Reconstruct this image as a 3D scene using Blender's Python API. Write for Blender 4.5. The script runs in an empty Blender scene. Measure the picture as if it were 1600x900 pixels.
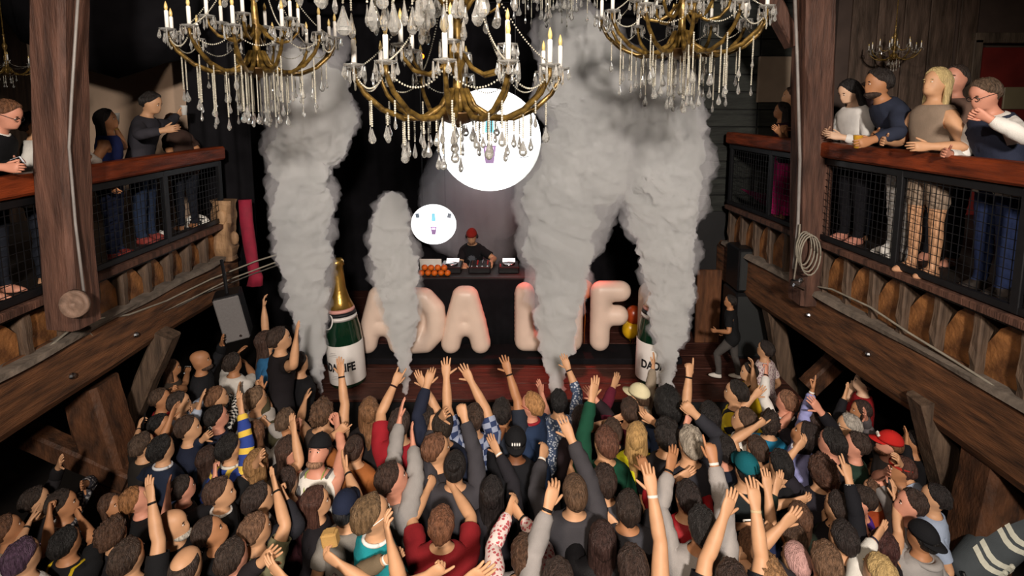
import bpy, bmesh, math, random
import numpy as np
from mathutils import Vector, Matrix, noise
R = math.radians
random.seed(7)
rng = np.random.RandomState(7)
SC = bpy.context.scene
COL = SC.collection

# ------------------------------------------------------------------ camera
E = 4.5                      # eye height over the dance floor
F = 850.0                    # focal length in pixels of the 1600 x 900 frame
PITCH = R(7.0)
HORIZON = 165.0
P0 = HORIZON + F * math.tan(PITCH)
cam = bpy.data.cameras.new('camera')
cam.sensor_width = 36.0
cam.lens = 36.0 * F / 1600.0
cam.shift_y = -(450.0 - P0) / 1600.0
cam.clip_start = 0.05
cam.clip_end = 100
CAM = bpy.data.objects.new('camera', cam)
CAM.location = (0, 0, E)
CAM.rotation_euler = (R(90) - PITCH, 0, 0)
COL.objects.link(CAM)
SC.camera = CAM

# ------------------------------------------------------------------ world, lights, exposure
w = bpy.data.worlds.new('world')
SC.world = w
w.use_nodes = True
w.node_tree.nodes['Background'].inputs[0].default_value = (1.0, 0.85, 0.75, 1)
w.node_tree.nodes['Background'].inputs[1].default_value = 0.006
SC.view_settings.view_transform = 'Standard'
SC.view_settings.look = 'None'
SC.view_settings.gamma = 1.0
SC.view_settings.exposure = 0.0
SC.view_settings.use_curve_mapping = False
SC.cycles.max_bounces = 8
SC.cycles.volume_bounces = 3
SC.cycles.transparent_max_bounces = 16
SC.cycles.sample_clamp_indirect = 4.0
SC.cycles.sample_clamp_direct = 0.0


def lamp(name, typ, loc, target, energy, color, size=0.3, spot=90, blend=0.5):
    l = bpy.data.lights.new(name, typ)
    l.energy = energy
    l.color = color
    if typ == 'SPOT':
        l.spot_size = R(spot)
        l.spot_blend = blend
        l.shadow_soft_size = size
    elif typ == 'AREA':
        l.shape = 'DISK'
        l.size = size
    else:
        l.shadow_soft_size = size
    o = bpy.data.objects.new(name, l)
    o.location = loc
    d = Vector(target) - Vector(loc)
    o.rotation_euler = d.to_track_quat('-Z', 'Y').to_euler()
    COL.objects.link(o)
    return o


# the photographer's flash on the back balcony, and the house wash hung from the roof behind it
lamp('photo_flash', 'SPOT', (0.5, -3.6, E + 1.9), (0.0, 7.0, 2.2), 4300, (1.0, 0.90, 0.80), 0.3, 74, 0.7)
lamp('house_wash', 'SPOT', (-1.2, -1.5, 7.3), (0.2, 4.7, 0.8), 1150, (1.0, 0.82, 0.64), 0.3, 52, 1.0)
# two added fill spots with no visible source, brightening the guests on each balcony
lamp('balcony_fill_right', 'SPOT', (-2.2, 0.2, 7.2), (3.9, 5.4, 4.2), 800, (1.0, 0.84, 0.70), 0.15, 44, 0.9)
lamp('balcony_fill_left', 'SPOT', (2.2, 0.2, 7.2), (-4.1, 5.6, 4.2), 1000, (1.0, 0.84, 0.70), 0.15, 44, 0.9)
# red stage wash over the booth and the stage floor
lamp('stage_red', 'SPOT', (-0.6, 7.9, 5.6), (-0.4, 8.5, 1.7), 130, (1.0, 0.10, 0.07), 0.12, 50, 0.6)
lamp('stage_red_floor', 'SPOT', (1.0, 8.9, 4.4), (0.3, 6.75, 0.8), 480, (1.0, 0.07, 0.05), 0.1, 46, 0.7)


def ray(px, py):
    a = (px - 800.0) / F
    b = (P0 - py) / F
    s, c = math.sin(PITCH), math.cos(PITCH)
    return np.array([a, c + b * s, -s + b * c])


def atY(px, py, Y):
    d = ray(px, py)
    return Vector(d * (Y / d[1]) + np.array([0, 0, E]))


def atZ(px, py, Z):
    d = ray(px, py)
    return Vector(d * ((Z - E) / d[2]) + np.array([0, 0, E]))


def atX(px, py, X):
    d = ray(px, py)
    return Vector(d * (X / d[0]) + np.array([0, 0, E]))


def topix(p):
    v = np.array(p) - np.array([0, 0, E])
    s, c = math.sin(PITCH), math.cos(PITCH)
    dep = v[1] * c - v[2] * s
    up = v[1] * s + v[2] * c
    return 800 + F * v[0] / dep, P0 - F * up / dep


# ------------------------------------------------------------------ materials
def lin(h):
    if not isinstance(h, str):
        return tuple(h) + (1.0,) if len(h) == 3 else tuple(h)
    h = h.lstrip('#')
    o = []
    for i in (0, 2, 4):
        v = int(h[i:i + 2], 16) / 255.0
        o.append(v / 12.92 if v <= 0.04045 else ((v + 0.055) / 1.055) ** 2.4)
    return tuple(o) + (1.0,)


MC = {}


def mat(name, color, rough=0.7, metal=0.0, var=0.25, scale=8.0, bump=0.0, bscale=60.0, stretch=(1, 1, 1), spec=0.5, dark=None):
    if name in MC:
        return MC[name]
    m = bpy.data.materials.new(name)
    m.use_nodes = True
    nt = m.node_tree
    b = nt.nodes['Principled BSDF']
    c = lin(color)
    tc = nt.nodes.new('ShaderNodeTexCoord')
    mp = nt.nodes.new('ShaderNodeMapping')
    mp.inputs['Scale'].default_value = stretch
    nt.links.new(tc.outputs['Object'], mp.inputs[0])
    nz = nt.nodes.new('ShaderNodeTexNoise')
    nz.inputs['Scale'].default_value = scale
    nz.inputs['Detail'].default_value = 6
    nt.links.new(mp.outputs[0], nz.inputs['Vector'])
    cr = nt.nodes.new('ShaderNodeValToRGB')
    cr.color_ramp.elements[0].position = 0.3
    cr.color_ramp.elements[1].position = 0.72
    d = lin(dark) if dark else tuple(x * (1 - var) for x in c[:3]) + (1,)
    cr.color_ramp.elements[0].color = d
    cr.color_ramp.elements[1].color = tuple(min(1, x * (1 + var * 0.5)) for x in c[:3]) + (1,)
    nt.links.new(nz.outputs[0], cr.inputs[0])
    nt.links.new(cr.outputs[0], b.inputs['Base Color'])
    b.inputs['Roughness'].default_value = rough
    b.inputs['Metallic'].default_value = metal
    b.inputs['Specular IOR Level'].default_value = spec
    if bump:
        n2 = nt.nodes.new('ShaderNodeTexNoise')
        n2.inputs['Scale'].default_value = bscale
        n2.inputs['Detail'].default_value = 5
        nt.links.new(mp.outputs[0], n2.inputs['Vector'])
        bp = nt.nodes.new('ShaderNodeBump')
        bp.inputs['Strength'].default_value = bump
        bp.inputs['Distance'].default_value = 0.02
        nt.links.new(n2.outputs[0], bp.inputs['Height'])
        nt.links.new(bp.outputs[0], b.inputs['Normal'])
    MC[name] = m
    return m


def wood(name, c, dark, stretch=(9, 1, 9), rough=0.65):
    return mat(name, c, rough, 0, 0.5, 2.2, 0.45, 10.0, stretch, 0.3, dark)


W_POST = wood('post_wood', '#5d4034', '#33221c', (9, 9, 1.0))
W_BEAM = wood('beam_wood', '#6a452c', '#33231a', (9, 1.2, 9))
W_RAIL = wood('rail_wood', '#7d3518', '#3f190c', (9, 1.0, 9), 0.38)
W_BLOCK = wood('block_wood', '#8a5c34', '#4a2d1a', (3, 3, 3), 0.55)
W_FIN = wood('fin_wood', '#5c4a3c', '#352a22', (9, 9, 1.0))
W_BRACE = wood('brace_wood', '#553521', '#281a12', (5, 5, 2))
W_DARK = wood('dark_board_wood', '#332820', '#1a1411', (2, 9, 1))
W_LEDGE = mat('dusty_ledge_wood', '#6e6257', 0.9, 0, 0.45, 9, 0.4, 25)
M_BLACK = mat('black_paint', '#121113', 0.55, 0, 0.3, 10)
M_BLACKMETAL = mat('black_metal', '#17171a', 0.45, 0.4, 0.3, 14)
M_CURTAIN = mat('black_velour', '#151417', 0.95, 0, 0.3, 5, spec=0.1)
M_FLOOR = mat('dark_floor', '#1d1815', 0.6, 0, 0.4, 3)
M_STAGE = wood('stage_boards', '#4a2a22', '#2a1714', (1, 8, 1), 0.5)
M_PLASTER = mat('beige_plaster', '#b49a84', 0.9, 0, 0.12, 2.5, 0.15, 12)
M_WHITE = mat('white_paint', '#e6e2da', 0.6, 0, 0.06, 10)
M_CHROME = mat('chrome', '#b9b9bc', 0.2, 1.0, 0.1, 10)
M_GREY = mat('speaker_grey', '#6f6b6a', 0.7, 0, 0.1, 40, 0.3, 220)


def emit(name, color, strength):
    if name in MC:
        return MC[name]
    m = bpy.data.materials.new(name)
    m.use_nodes = True
    b = m.node_tree.nodes['Principled BSDF']
    b.inputs['Base Color'].default_value = lin(color)
    b.inputs['Emission Color'].default_value = lin(color)
    b.inputs['Emission Strength'].default_value = strength
    MC[name] = m
    return m


def glass(name, color=(0.96, 0.97, 1.0), rough=0.03, mix=0.45):
    if name in MC:
        return MC[name]
    m = bpy.data.materials.new(name)
    m.use_nodes = True
    nt = m.node_tree
    b = nt.nodes['Principled BSDF']
    b.inputs['Base Color'].default_value = tuple(color) + (1,)
    b.inputs['Roughness'].default_value = rough
    b.inputs['Transmission Weight'].default_value = mix
    b.inputs['IOR'].default_value = 1.55
    b.inputs['Specular IOR Level'].default_value = 1.0
    MC[name] = m
    return m


# ------------------------------------------------------------------ mesh helpers
def rot_to(d, up=(0, 0, 1)):
    """rotation matrix whose local Z runs along d"""
    z = Vector(d).normalized()
    u = Vector(up)
    if abs(z.dot(u)) > 0.99:
        u = Vector((0, 1, 0))
    x = u.cross(z).normalized()
    y = z.cross(x)
    return Matrix((x, y, z)).transposed()


class MB:
    def __init__(s):
        s.v = []
        s.f = []
        s.m = []

    def quadgrid(s, rows, closed_u=True, cap0=False, cap1=False, mi=0):
        n = len(rows[0])
        b = len(s.v)
        for r_ in rows:
            s.v += [tuple(p) for p in r_]
        for i in range(len(rows) - 1):
            for k in range(n if closed_u else n - 1):
                k2 = (k + 1) % n
                s.f.append((b + i * n + k, b + i * n + k2, b + (i + 1) * n + k2, b + (i + 1) * n + k))
                s.m.append(mi)
        if cap0:
            s.f.append(tuple(b + k for k in reversed(range(n))))
            s.m.append(mi)
        if cap1:
            s.f.append(tuple(b + (len(rows) - 1) * n + k for k in range(n)))
            s.m.append(mi)

    def box(s, c, size, rot=None, mi=0):
        hx, hy, hz = (q / 2 for q in size)
        M = rot if rot is not None else Matrix.Identity(3)
        c = Vector(c)
        P = [c + M @ Vector((x, y, z)) for z in (-hz, hz) for x, y in ((-hx, -hy), (hx, -hy), (hx, hy), (-hx, hy))]
        s.quadgrid([P[:4], P[4:]], True, True, True, mi)

    def cbox(s, c, size, ch=0.01, rot=None, mi=0):
        """box with chamfered edges along its height and at both ends"""
        hx, hy, hz = (q / 2 for q in size)
        M = rot if rot is not None else Matrix.Identity(3)
        c = Vector(c)
        rows = []
        for z, ins in ((-hz, ch), (-hz + ch, 0), (hz - ch, 0), (hz, ch)):
            x, y = hx - ins, hy - ins
            k = ch
            pts = [(x - k, -y), (x, -y + k), (x, y - k), (x - k, y), (-x + k, y), (-x, y - k), (-x, -y + k), (-x + k, -y)]
            rows.append([c + M @ Vector((a, b, z)) for a, b in pts])
        s.quadgrid(rows, True, True, True, mi)

    def tube(s, pts, rad, n=8, mi=0, caps=True, flat=1.0):
        pts = [Vector(p) for p in pts]
        if not hasattr(rad, '__len__'):
            rad = [rad] * len(pts)
        rows = []
        px = None
        for i, p in enumerate(pts):
            d = (pts[min(i + 1, len(pts) - 1)] - pts[max(i - 1, 0)])
            if d.length < 1e-9:
                d = Vector((0, 0, 1))
            d.normalize()
            if px is None:
                u = Vector((0, 0, 1)) if abs(d.z) < 0.9 else Vector((0, 1, 0))
                x = u.cross(d).normalized()
            else:
                x = (px - d * px.dot(d)).normalized()
            px = x
            y = d.cross(x)
            rows.append([p + (x * math.cos(2 * math.pi * k / n) + y * math.sin(2 * math.pi * k / n) * flat) * rad[i] for k in range(n)])
        s.quadgrid(rows, True, caps, caps, mi)

    def lathe(s, prof, n=16, o=(0, 0, 0), rot=None, mi=0):
        M = rot if rot is not None else Matrix.Identity(3)
        o = Vector(o)
        rows = [[o + M @ Vector((r_ * math.cos(2 * math.pi * k / n), r_ * math.sin(2 * math.pi * k / n), z)) for k in range(n)] for r_, z in prof]
        s.quadgrid(rows, True, True, True, mi)

    def ball(s, c, r_, nu=10, nv=7, rot=None, mi=0):
        if not hasattr(r_, '__len__'):
            r_ = (r_, r_, r_)
        M = rot if rot is not None else Matrix.Identity(3)
        c = Vector(c)
        rows = []
        for i in range(nv):
            t = -math.pi / 2 + math.pi * (i + 0.35) / (nv - 0.3)
            rows.append([c + M @ Vector((r_[0] * math.cos(t) * math.cos(2 * math.pi * k / nu), r_[1] * math.cos(t) * math.sin(2 * math.pi * k / nu), r_[2] * math.sin(t))) for k in range(nu)])
        s.quadgrid(rows, True, True, True, mi)

    def timber(s, p0, p1, wd, ht, up=(0, 0, 1), n=12, rough=0.012, bow=(0, 0, 0), seed=0, mi=0):
        """rough-hewn timber with rounded corners between two points"""
        p0, p1 = Vector(p0), Vector(p1)
        d = (p1 - p0).normalized()
        u = Vector(up)
        x = d.cross(u).normalized()
        y = x.cross(d)
        rows = []
        c8 = [(1, -.75), (1, .75), (.75, 1), (-.75, 1), (-1, .75), (-1, -.75), (-.75, -1), (.75, -1)]
        for i in range(n + 1):
            t = i / n
            c = p0.lerp(p1, t) + Vector(bow) * (4 * t * (1 - t))
            row = []
            for k, (a, b) in enumerate(c8):
                q = 1 + noise.noise(Vector((t * 6 + seed * 3.1, k * 1.7, seed))) * rough * 8
                row.append(c + x * (a * wd / 2 * q) + y * (b * ht / 2 * q))
            rows.append(row)
        s.quadgrid(rows, True, True, True, mi)
        # the corner list runs clockwise for this frame
        return s

    def build(s, name, mats, parent=None, smooth=False):
        me = bpy.data.meshes.new(name)
        me.from_pydata(s.v, [], s.f)
        if not isinstance(mats, (list, tuple)):
            mats = [mats]
        for m_ in mats:
            me.materials.append(m_)
        if len(mats) > 1:
            me.polygons.foreach_set('material_index', s.m)
        bm = bmesh.new()
        bm.from_mesh(me)
        bmesh.ops.recalc_face_normals(bm, faces=bm.faces)
        bm.to_mesh(me)
        bm.free()
        if smooth:
            me.polygons.foreach_set('use_smooth', [True] * len(me.polygons))
        return link(name, me, parent)


def link(name, me, parent=None, matrix=None):
    o = bpy.data.objects.new(name, me)
    COL.objects.link(o)
    if parent is not None:
        o.parent = parent
    if matrix is not None:
        o.matrix_local = matrix
    return o


def tag(o, label, cat, group=None):
    o['label'] = label
    o['category'] = cat
    if group:
        o['group'] = group
    return o


def empty(name, loc, rz=0.0):
    o = bpy.data.objects.new(name, None)
    o.empty_display_size = 0.1
    o.location = loc
    o.rotation_euler = (0, 0, rz)
    COL.objects.link(o)
    return o


def struct(o, label=None):
    o['kind'] = 'structure'
    if label:
        o['label'] = label
    return o


def one(name, mats, fn, parent=None, smooth=False):
    m_ = MB()
    fn(m_)
    return m_.build(name, mats, parent, smooth)


def text_mesh(name, txt, size, m_, parent, matrix, depth=0.002, bold=0.0):
    cu = bpy.data.curves.new(name, 'FONT')
    cu.body = txt
    cu.size = size
    cu.align_x = 'CENTER'
    cu.align_y = 'CENTER'
    cu.extrude = depth
    cu.offset = bold
    to = bpy.data.objects.new(name, cu)
    COL.objects.link(to)
    dg = bpy.context.evaluated_depsgraph_get()
    me = bpy.data.meshes.new_from_object(to.evaluated_get(dg))
    bpy.data.objects.remove(to)
    me.materials.clear()
    me.materials.append(m_)
    return me
# ------------------------------------------------------------------ the room shell
BZ = 2.98                                   # balcony floor level
struct(one('floor', M_FLOOR, lambda m: m.box((0, 2.6, -0.05), (15, 17, 0.1))), 'dark dance floor under the crowd')
struct(one('ceiling', M_BLACK, lambda m: m.box((0, 2.6, 7.75), (15, 17, 0.1))), 'black ceiling high over the hall')
struct(one('wall_rear', M_BLACK, lambda m: m.box((0, -5.6, 3.8), (15, 0.1, 7.8))), 'black wall behind the camera')
struct(one('wall_left', W_DARK, lambda m: m.box((-6.9, 2.6, 3.8), (0.1, 16.6, 7.8))), 'dark board wall behind the left balcony')
struct(one('wall_right', W_DARK, lambda m: m.box((7.3, 2.6, 3.8), (0.1, 16.6, 7.8))), 'dark board wall behind the right balcony')


def curtain(name, x0, x1, y, z0, z1, m_, amp=0.06, per=0.28, parent=None, thick=0.03):
    n = int(abs(x1 - x0) / per * 8)
    mb = MB()
    rows = []
    for z in np.linspace(z0, z1, 10):
        r_ = []
        for i in range(n + 1):
            x = x0 + (x1 - x0) * i / n
            k = 0.7 + 0.5 * noise.noise(Vector((x * 1.3, z * 0.15, y)))
            r_.append((x, y + amp * k * math.sin(2 * math.pi * x / per + 0.4 * z + noise.noise(Vector((x, z * 0.3, 2))) * 2), z))
        rows.append(r_ + [(p[0], p[1] + thick, p[2]) for p in reversed(r_)])
    mb.quadgrid(rows, True, True, True)
    return mb.build(name, m_, parent, True)


struct(curtain('wall_back', -7.2, 7.2, 10.75, 0.0, 7.7, M_CURTAIN, 0.05, 0.34), 'black curtain wall behind the stage')
tag(curtain('stage_curtain', -4.36, -3.55, 7.35, 2.2, 7.6, M_CURTAIN, 0.05, 0.2), 'tall black curtain hanging at the left edge of the stage', 'curtain')

# beige end wall of the left balcony, boarded end walls of the right balcony
struct(one('wall_balcony_left_end', M_PLASTER, lambda m: m.box((-5.6, 7.9, 4.6), (2.75, 0.12, 6.1))), 'beige plaster wall at the end of the left balcony')
we = struct(one('wall_balcony_right_end', mat('brown_wall', '#4b3c35', 0.85, 0, 0.3, 3), lambda m: m.box((5.85, 7.6, 4.6), (2.9, 0.12, 6.1))), 'dim brown wall at the end of the right balcony')
wb = struct(one('wall_stage_right', M_BLACK, lambda m: m.box((3.85, 8.65, 4.0), (1.9, 0.1, 7.3))), 'dark boarded wall right of the stage')
M_DKBOARD = wood('green_black_board', '#2a2c28', '#141513', (1, 6, 6))
for i in range(18):
    z = 2.95 + i * 0.27
    for j in range(2):
        x = 3.37 + j * 0.94
        one('board', M_DKBOARD, lambda m: m.cbox((x, 8.58, z), (0.92, 0.05, 0.255), 0.008), wb)
for i, (x, wdt) in enumerate(((4.75, .34), (5.1, .34), (5.45, .33), (5.8, .34), (6.15, .24), (7.2, 0.2))):
    one('plank', wood('wall_plank', '#5b4a40', '#33281f', (6, 6, 1)), lambda m: m.cbox((x, 7.525, 4.9), (wdt, 0.04, 3.8 - 0.1 * (i % 2)), 0.008), we)
# red door with a small window at the far right
dr = empty('door_1', (6.75, 7.5, BZ))
struct(dr, 'dark red door with a small pane at the end of the right balcony')
M_DOOR = mat('red_door_paint', '#6a1c17', 0.55, 0, 0.3, 4)
one('door_leaf', M_DOOR, lambda m: m.cbox((0, 0, 1.15), (0.85, 0.06, 2.3), 0.01), dr)
one('door_frame', wood('door_frame_wood', '#5e5145', '#3a3028', (6, 6, 1)), lambda m: (m.cbox((-0.5, -0.02, 1.2), (0.12, 0.1, 2.4), 0.01), m.cbox((0.5, -0.02, 1.2), (0.12, 0.1, 2.4), 0.01), m.cbox((0, -0.02, 2.42), (1.1, 0.1, 0.14), 0.01)), dr)
one('door_pane', mat('pane_yellowed', '#7d735a', 0.25, 0, 0.1, 5), lambda m: m.cbox((0.12, -0.04, 1.62), (0.4, 0.03, 0.3), 0.008), dr)
one('door_handle', M_CHROME, lambda m: m.ball((-0.33, -0.06, 1.0), 0.03), dr)
one('panel', mat('beige_board', '#8d7c6b', 0.9, 0, 0.15, 4), lambda m: m.cbox((4.05, 8.53, 4.9), (0.5, 0.05, 0.7), 0.008), wb)

# black fabric duct bundle under the roof, upper left
def duct(m):
    pts = [atY(px, py, 6.5) for px, py in ((20, -60), (90, -10), (170, 25), (225, 20), (262, 40), (300, 10))]
    rows = []
    for i, (p, r_) in enumerate(zip(pts, (0.6, 0.78, 0.7, 0.62, 0.4, 0.2))):
        rows.append([p + Vector((0.06 * math.sin(k * 2 + i), math.sin(k * math.pi / 9) * r_, math.cos(k * math.pi / 9) * r_)) * (1 + 0.1 * noise.noise(Vector((i, k * .6, 1)))) if False else
                     p + Vector((0.05 * math.sin(k * 2 + i), math.sin(k * math.pi / 9) * r_, math.cos(k * math.pi / 9) * r_ * (1 + 0.12 * noise.noise(Vector((i * 1.3, k * 0.7, 1)))))) for k in range(18)])
    m.quadgrid(rows, True, True, True)


tag(one('fabric_duct', M_CURTAIN, duct, None, True), 'sagging black fabric bundle hung under the roof before the beige wall', 'fabric')


# ------------------------------------------------------------------ balconies
def balcony(side, p0, p1, railz, beam_top, beam_bot, nblocks, uprights, words):
    p0, p1 = Vector(p0), Vector(p1)
    d = (p1 - p0).normalized()
    out = Vector((side, 0, 0))
    ang = math.atan2(d.x, d.y)
    rz = Matrix.Rotation(-ang, 3, 'Z')
    L = (p1 - p0).length

    def at(s_, off, z):
        q = p0 + d * s_ + out * off
        return Vector((q.x, q.y, z))
    # deck
    def deck(m):
        A = [at(0, 0.02, 0), at(L, 0.02, 0), at(L, 3.1, 0), at(0, 3.1, 0)]
        m.quadgrid([[Vector((a.x, a.y, BZ - 0.1)) for a in A], [Vector((a.x, a.y, BZ)) for a in A]], True, True, True)
    struct(one('balcony_floor_' + words, M_FLOOR, deck), 'dark floor of the %s balcony' % words)
    # big carrying beam, ledge and the blocks between the fins
    bm_ = struct(one('balcony_beam_' + words, W_BEAM, lambda m: m.timber(at(-0.3, 0.22, (beam_top + beam_bot) / 2), at(L + 0.3, 0.22, (beam_top + beam_bot) / 2), 0.44, beam_top - beam_bot, n=22, rough=0.008, bow=(0, 0, 0.05), seed=side + 4)), 'massive timber beam carrying the %s balcony' % words)
    one('bolt', M_CHROME, lambda m: m.ball(at(L * 0.45, -0.01, beam_top - 0.3), (0.03, 0.03, 0.03), 8, 5), bm_)
    one('bolt', M_CHROME, lambda m: m.ball(at(L * 0.62, -0.01, beam_top - 0.28), (0.03, 0.03, 0.03), 8, 5), bm_)
    fas = struct(empty('balcony_fascia_' + words, (0, 0, 0)), 'row of upright fins with wooden blocks below the %s balcony rail' % words)
    one('ledge', W_LEDGE, lambda m: m.timber(at(-0.2, 0.14, beam_top + 0.02), at(L + 0.1, 0.14, beam_top + 0.02), 0.36, 0.06, n=40, rough=0.03, seed=3 + side), fas)
    one('sill_board', W_POST, lambda m: m.timber(at(-0.1, 0.02, BZ - 0.03), at(L, 0.02, BZ - 0.03), 0.14, 0.07, n=20, rough=0.01, seed=9 + side), fas)
    one('backing_board', M_BLACK, lambda m: m.cbox((at(L / 2, 0.33, (BZ + beam_top) / 2)), (0.03, L, BZ - beam_top - 0.05), 0.004, rz), fas)
    st = L / nblocks
    fin = None
    for i in range(nblocks + 1):
        q = at(i * st, 0.13, (BZ - 0.06 + beam_top) / 2 + 0.01)
        h = BZ - 0.06 - beam_top
        M = Matrix.Translation(q) @ (Matrix.Rotation(-ang, 4, 'Z') @ Matrix.Rotation(R(random.uniform(-3, 3)), 4, 'X'))
        if fin is None:
            mb = MB()
            mb.timber((0, 0, -h / 2), (0, 0, h / 2), 0.075, 0.2, (1, 0, 0), 6, 0.02, seed=5 + side)
            fin = mb.build('fin', W_FIN, fas)
            fin.matrix_local = M
            fin_me = fin.data
        else:
            link('fin', fin_me, fas, M)
        if i < nblocks:
            mb = MB()
            hh = h - 0.01
            j1, j2 = random.uniform(-0.03, 0.03), random.uniform(-0.05, 0.03)
            prof = [(0.035, -hh / 2), (st - 0.035, -hh / 2), (st - 0.035, hh * (-0.02 + j1)), (st * 0.66, hh * (0.26 + j2)), (st * 0.4, hh * 0.42), (0.035, hh / 2)]
            r0 = [(0.0 + 0.02 * noise.noise(Vector((i, a, 1))), a, b) for a, b in prof]
            mb.quadgrid([r0, [(side * 0.16, a, b) for _, a, b in r0]], True, True, True)
            bo = mb.build('block', W_BLOCK, fas)
            bo.matrix_local = Matrix.Translation(at(i * st, 0.1 + random.uniform(-0.015, 0.02), (BZ - 0.06 + beam_top) / 2 + 0.01)) @ Matrix.Rotation(-ang, 4, 'Z')
    # railing: plank, framed wire panels
    rail = tag(empty('balcony_railing', at(0, 0, BZ)), 'red-brown plank railing with black wire mesh panels along the %s balcony' % words, 'railing')
    M0 = Matrix.Translation(-at(0, 0, BZ))

    def part(name, m_, fn, parent=rail):
        o = one(name, m_, fn, parent)
        o.matrix_local = M0 if parent is rail else Matrix.Identity(4)
        return o
    ph = 0.17
    part('handrail', W_RAIL, lambda m: m.timber(at(0, 0.0, railz - ph / 2), at(L, 0, railz - ph / 2), 0.15, ph, n=20, rough=0.004, seed=1 + side))
    ztop, zbot = railz - ph - 0.01, BZ + 0.02
    part('frame_rail', M_BLACKMETAL, lambda m: m.cbox(at(L / 2, 0, ztop - 0.035), (0.04, L, 0.07), 0.006, rz))
    part('frame_rail', M_BLACKMETAL, lambda m: m.cbox(at(L / 2, 0, zbot + 0.03), (0.04, L, 0.06), 0.006, rz))
    for s_ in uprights:
        part('frame_upright', M_BLACKMETAL, lambda m: m.cbox(at(s_, 0, (ztop + zbot) / 2), (0.045, 0.07, ztop - zbot), 0.006, rz))
    for a, b in zip(uprights[:-1], uprights[1:]):
        def wires(m):
            n = int((b - a) / 0.062)
            for i in range(1, n):
                q = at(a + (b - a) * i / n, 0, (ztop + zbot) / 2)
                m.box(q, (0.005, 0.005, ztop - zbot - 0.12), rz)
            z = zbot + 0.08
            while z < ztop - 0.08:
                m.box(at((a + b) / 2, 0.004, z), (0.005, b - a - 0.06, 0.005), rz)
                z += 0.075
        wo = part('wire_mesh', M_BLACKMETAL, wires)
        wo['kind'] = 'stuff'
    return at, d, L


atL, dL, LL = balcony(-1, (-3.78, 2.3, 0), (-3.78, 7.0, 0), E - 0.52, 2.5, 1.95, 13, [0.02, 1.3, 2.25, 3.55, 4.66], 'left')
atR, dR, LR = balcony(1, (3.74, 2.6, 0), (3.34, 8.3, 0), E - 0.40, 2.34, 1.68, 15, [0.02, 1.2, 2.35, 3.5, 4.55, 5.65], 'right')

# posts standing on the beams
pl = struct(one('timber_post_left', W_POST, lambda m: m.timber(atY(116, 505, 4.32), atY(96, -120, 4.32), 0.27, 0.3, (0, 1, 0), 16, 0.012, (-0.05, 0, 0), 2)), 'thick rough timber post rising through the left balcony rail')
one('knot_disc', mat('knot_wood', '#7a6152', 0.7, 0, 0.35, 14, 0.3, 30), lambda m: m.lathe([(0.0, 0), (0.02, 0.035), (0.045, 0.02), (0.075, 0.018), (0.105, 0.04), (0.115, 0.0)][::1], 20, atY(119, 474, 4.14), rot_to((0.05, -1, 0.05))), pl, True)
one('conduit', mat('conduit_grey', '#8a8480', 0.5, 0, 0.2, 10), lambda m: m.tube([atY(128, -100, 4.2), atY(112, 150, 4.2), atY(108, 230, 4.2), atY(118, 350, 4.2), atY(134, 480, 4.2)], 0.011, 6), pl, True)
pr = struct(one('timber_post_right', W_POST, lambda m: m.timber(atY(1263, 470, 6.2), atY(1274, -80, 6.2), 0.33, 0.36, (0, 1, 0), 16, 0.012, (0, 0, 0), 8)), 'thick rough timber post rising through the right balcony rail')
one('conduit', mat('conduit_grey', '#8a8480', 0.5, 0, 0.2, 10), lambda m: m.tube([atY(1240, -60, 6.0), atY(1246, 100, 6.0), atY(1250, 250, 6.0), atY(1247, 350, 6.0), atY(1240, 420, 6.0)], 0.018, 6), pr, True)
one('brace', W_POST, lambda m: m.timber(atY(1240, 70, 6.3), atY(1190, -30, 6.3), 0.16, 0.2, (0, 1, 0), 8, 0.015, seed=11), pr)

# timbers under the balconies
braces = [
    ('left', (262, 520), (188, 690), 5.6, 0.2, W_FIN), ('left', (140, 600), (205, 800), 5.0, 0.36, W_BRACE), ('left', (28, 672), (205, 748), 4.9, 0.2, W_BRACE),
    ('right', (1205, 470), (1236, 640), 7.2, 0.22, W_FIN), ('right', (1352, 520), (1262, 605), 6.6, 0.22, W_BRACE),
    ('right', (1448, 618), (1500, 830), 4.5, 0.24, W_FIN), ('right', (1565, 690), (1500, 980), 4.05, 0.36, W_BRACE), ('right', (1535, 690), (1640, 790), 4.6, 0.3, W_BRACE),
]
for i, (sd, a, b, Y, wd, m_) in enumerate(braces):
    struct(one('timber_brace_%s' % sd, m_, lambda m: m.timber(atY(*a, Y), atY(*b, Y), wd, wd, (0, 1, 0), 10, 0.015, seed=20 + i)), 'rough timber support under the %s balcony' % sd)
# carved post end and red drape at the far end of the left balcony
struct(one('timber_post_carved', wood('carved_wood', '#9a7a5a', '#4c3424', (4, 4, 1)), lambda m: (m.timber(atY(352, 405, 7.0), atY(349, 312, 7.0), 0.26, 0.2, (0, 1, 0), 14, 0.03, seed=31), m.ball(atY(366, 372, 6.9), (0.06, 0.04, 0.09)), m.ball(atY(346, 340, 6.9), (0.07, 0.04, 0.1)))), 'pale carved timber end of the left balcony')


def drape(m):
    rows = []
    P = [(383, 312), (385, 345), (390, 380), (396, 418), (400, 432), (398, 446)]
    Wd = [20, 20, 20, 17, 22, 26]
    for (px, py), w_ in zip(P, Wd):
        c = atY(px, py, 6.9)
        h = w_ / 850 * 6.9 / 2
        r_ = [c + Vector((h * math.cos(k * math.pi / 6), (0.05 + 0.02 * (k % 2)) * math.sin(k * math.pi / 6), 0)) for k in range(12)]
        rows.append(r_)
    m.quadgrid(rows, True, True, True)


tag(one('red_drape', mat('red_velvet', '#8c1230', 0.8, 0, 0.3, 6), drape, None, True), 'narrow crimson drape tied at the far end of left balcony', 'drape')

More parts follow.
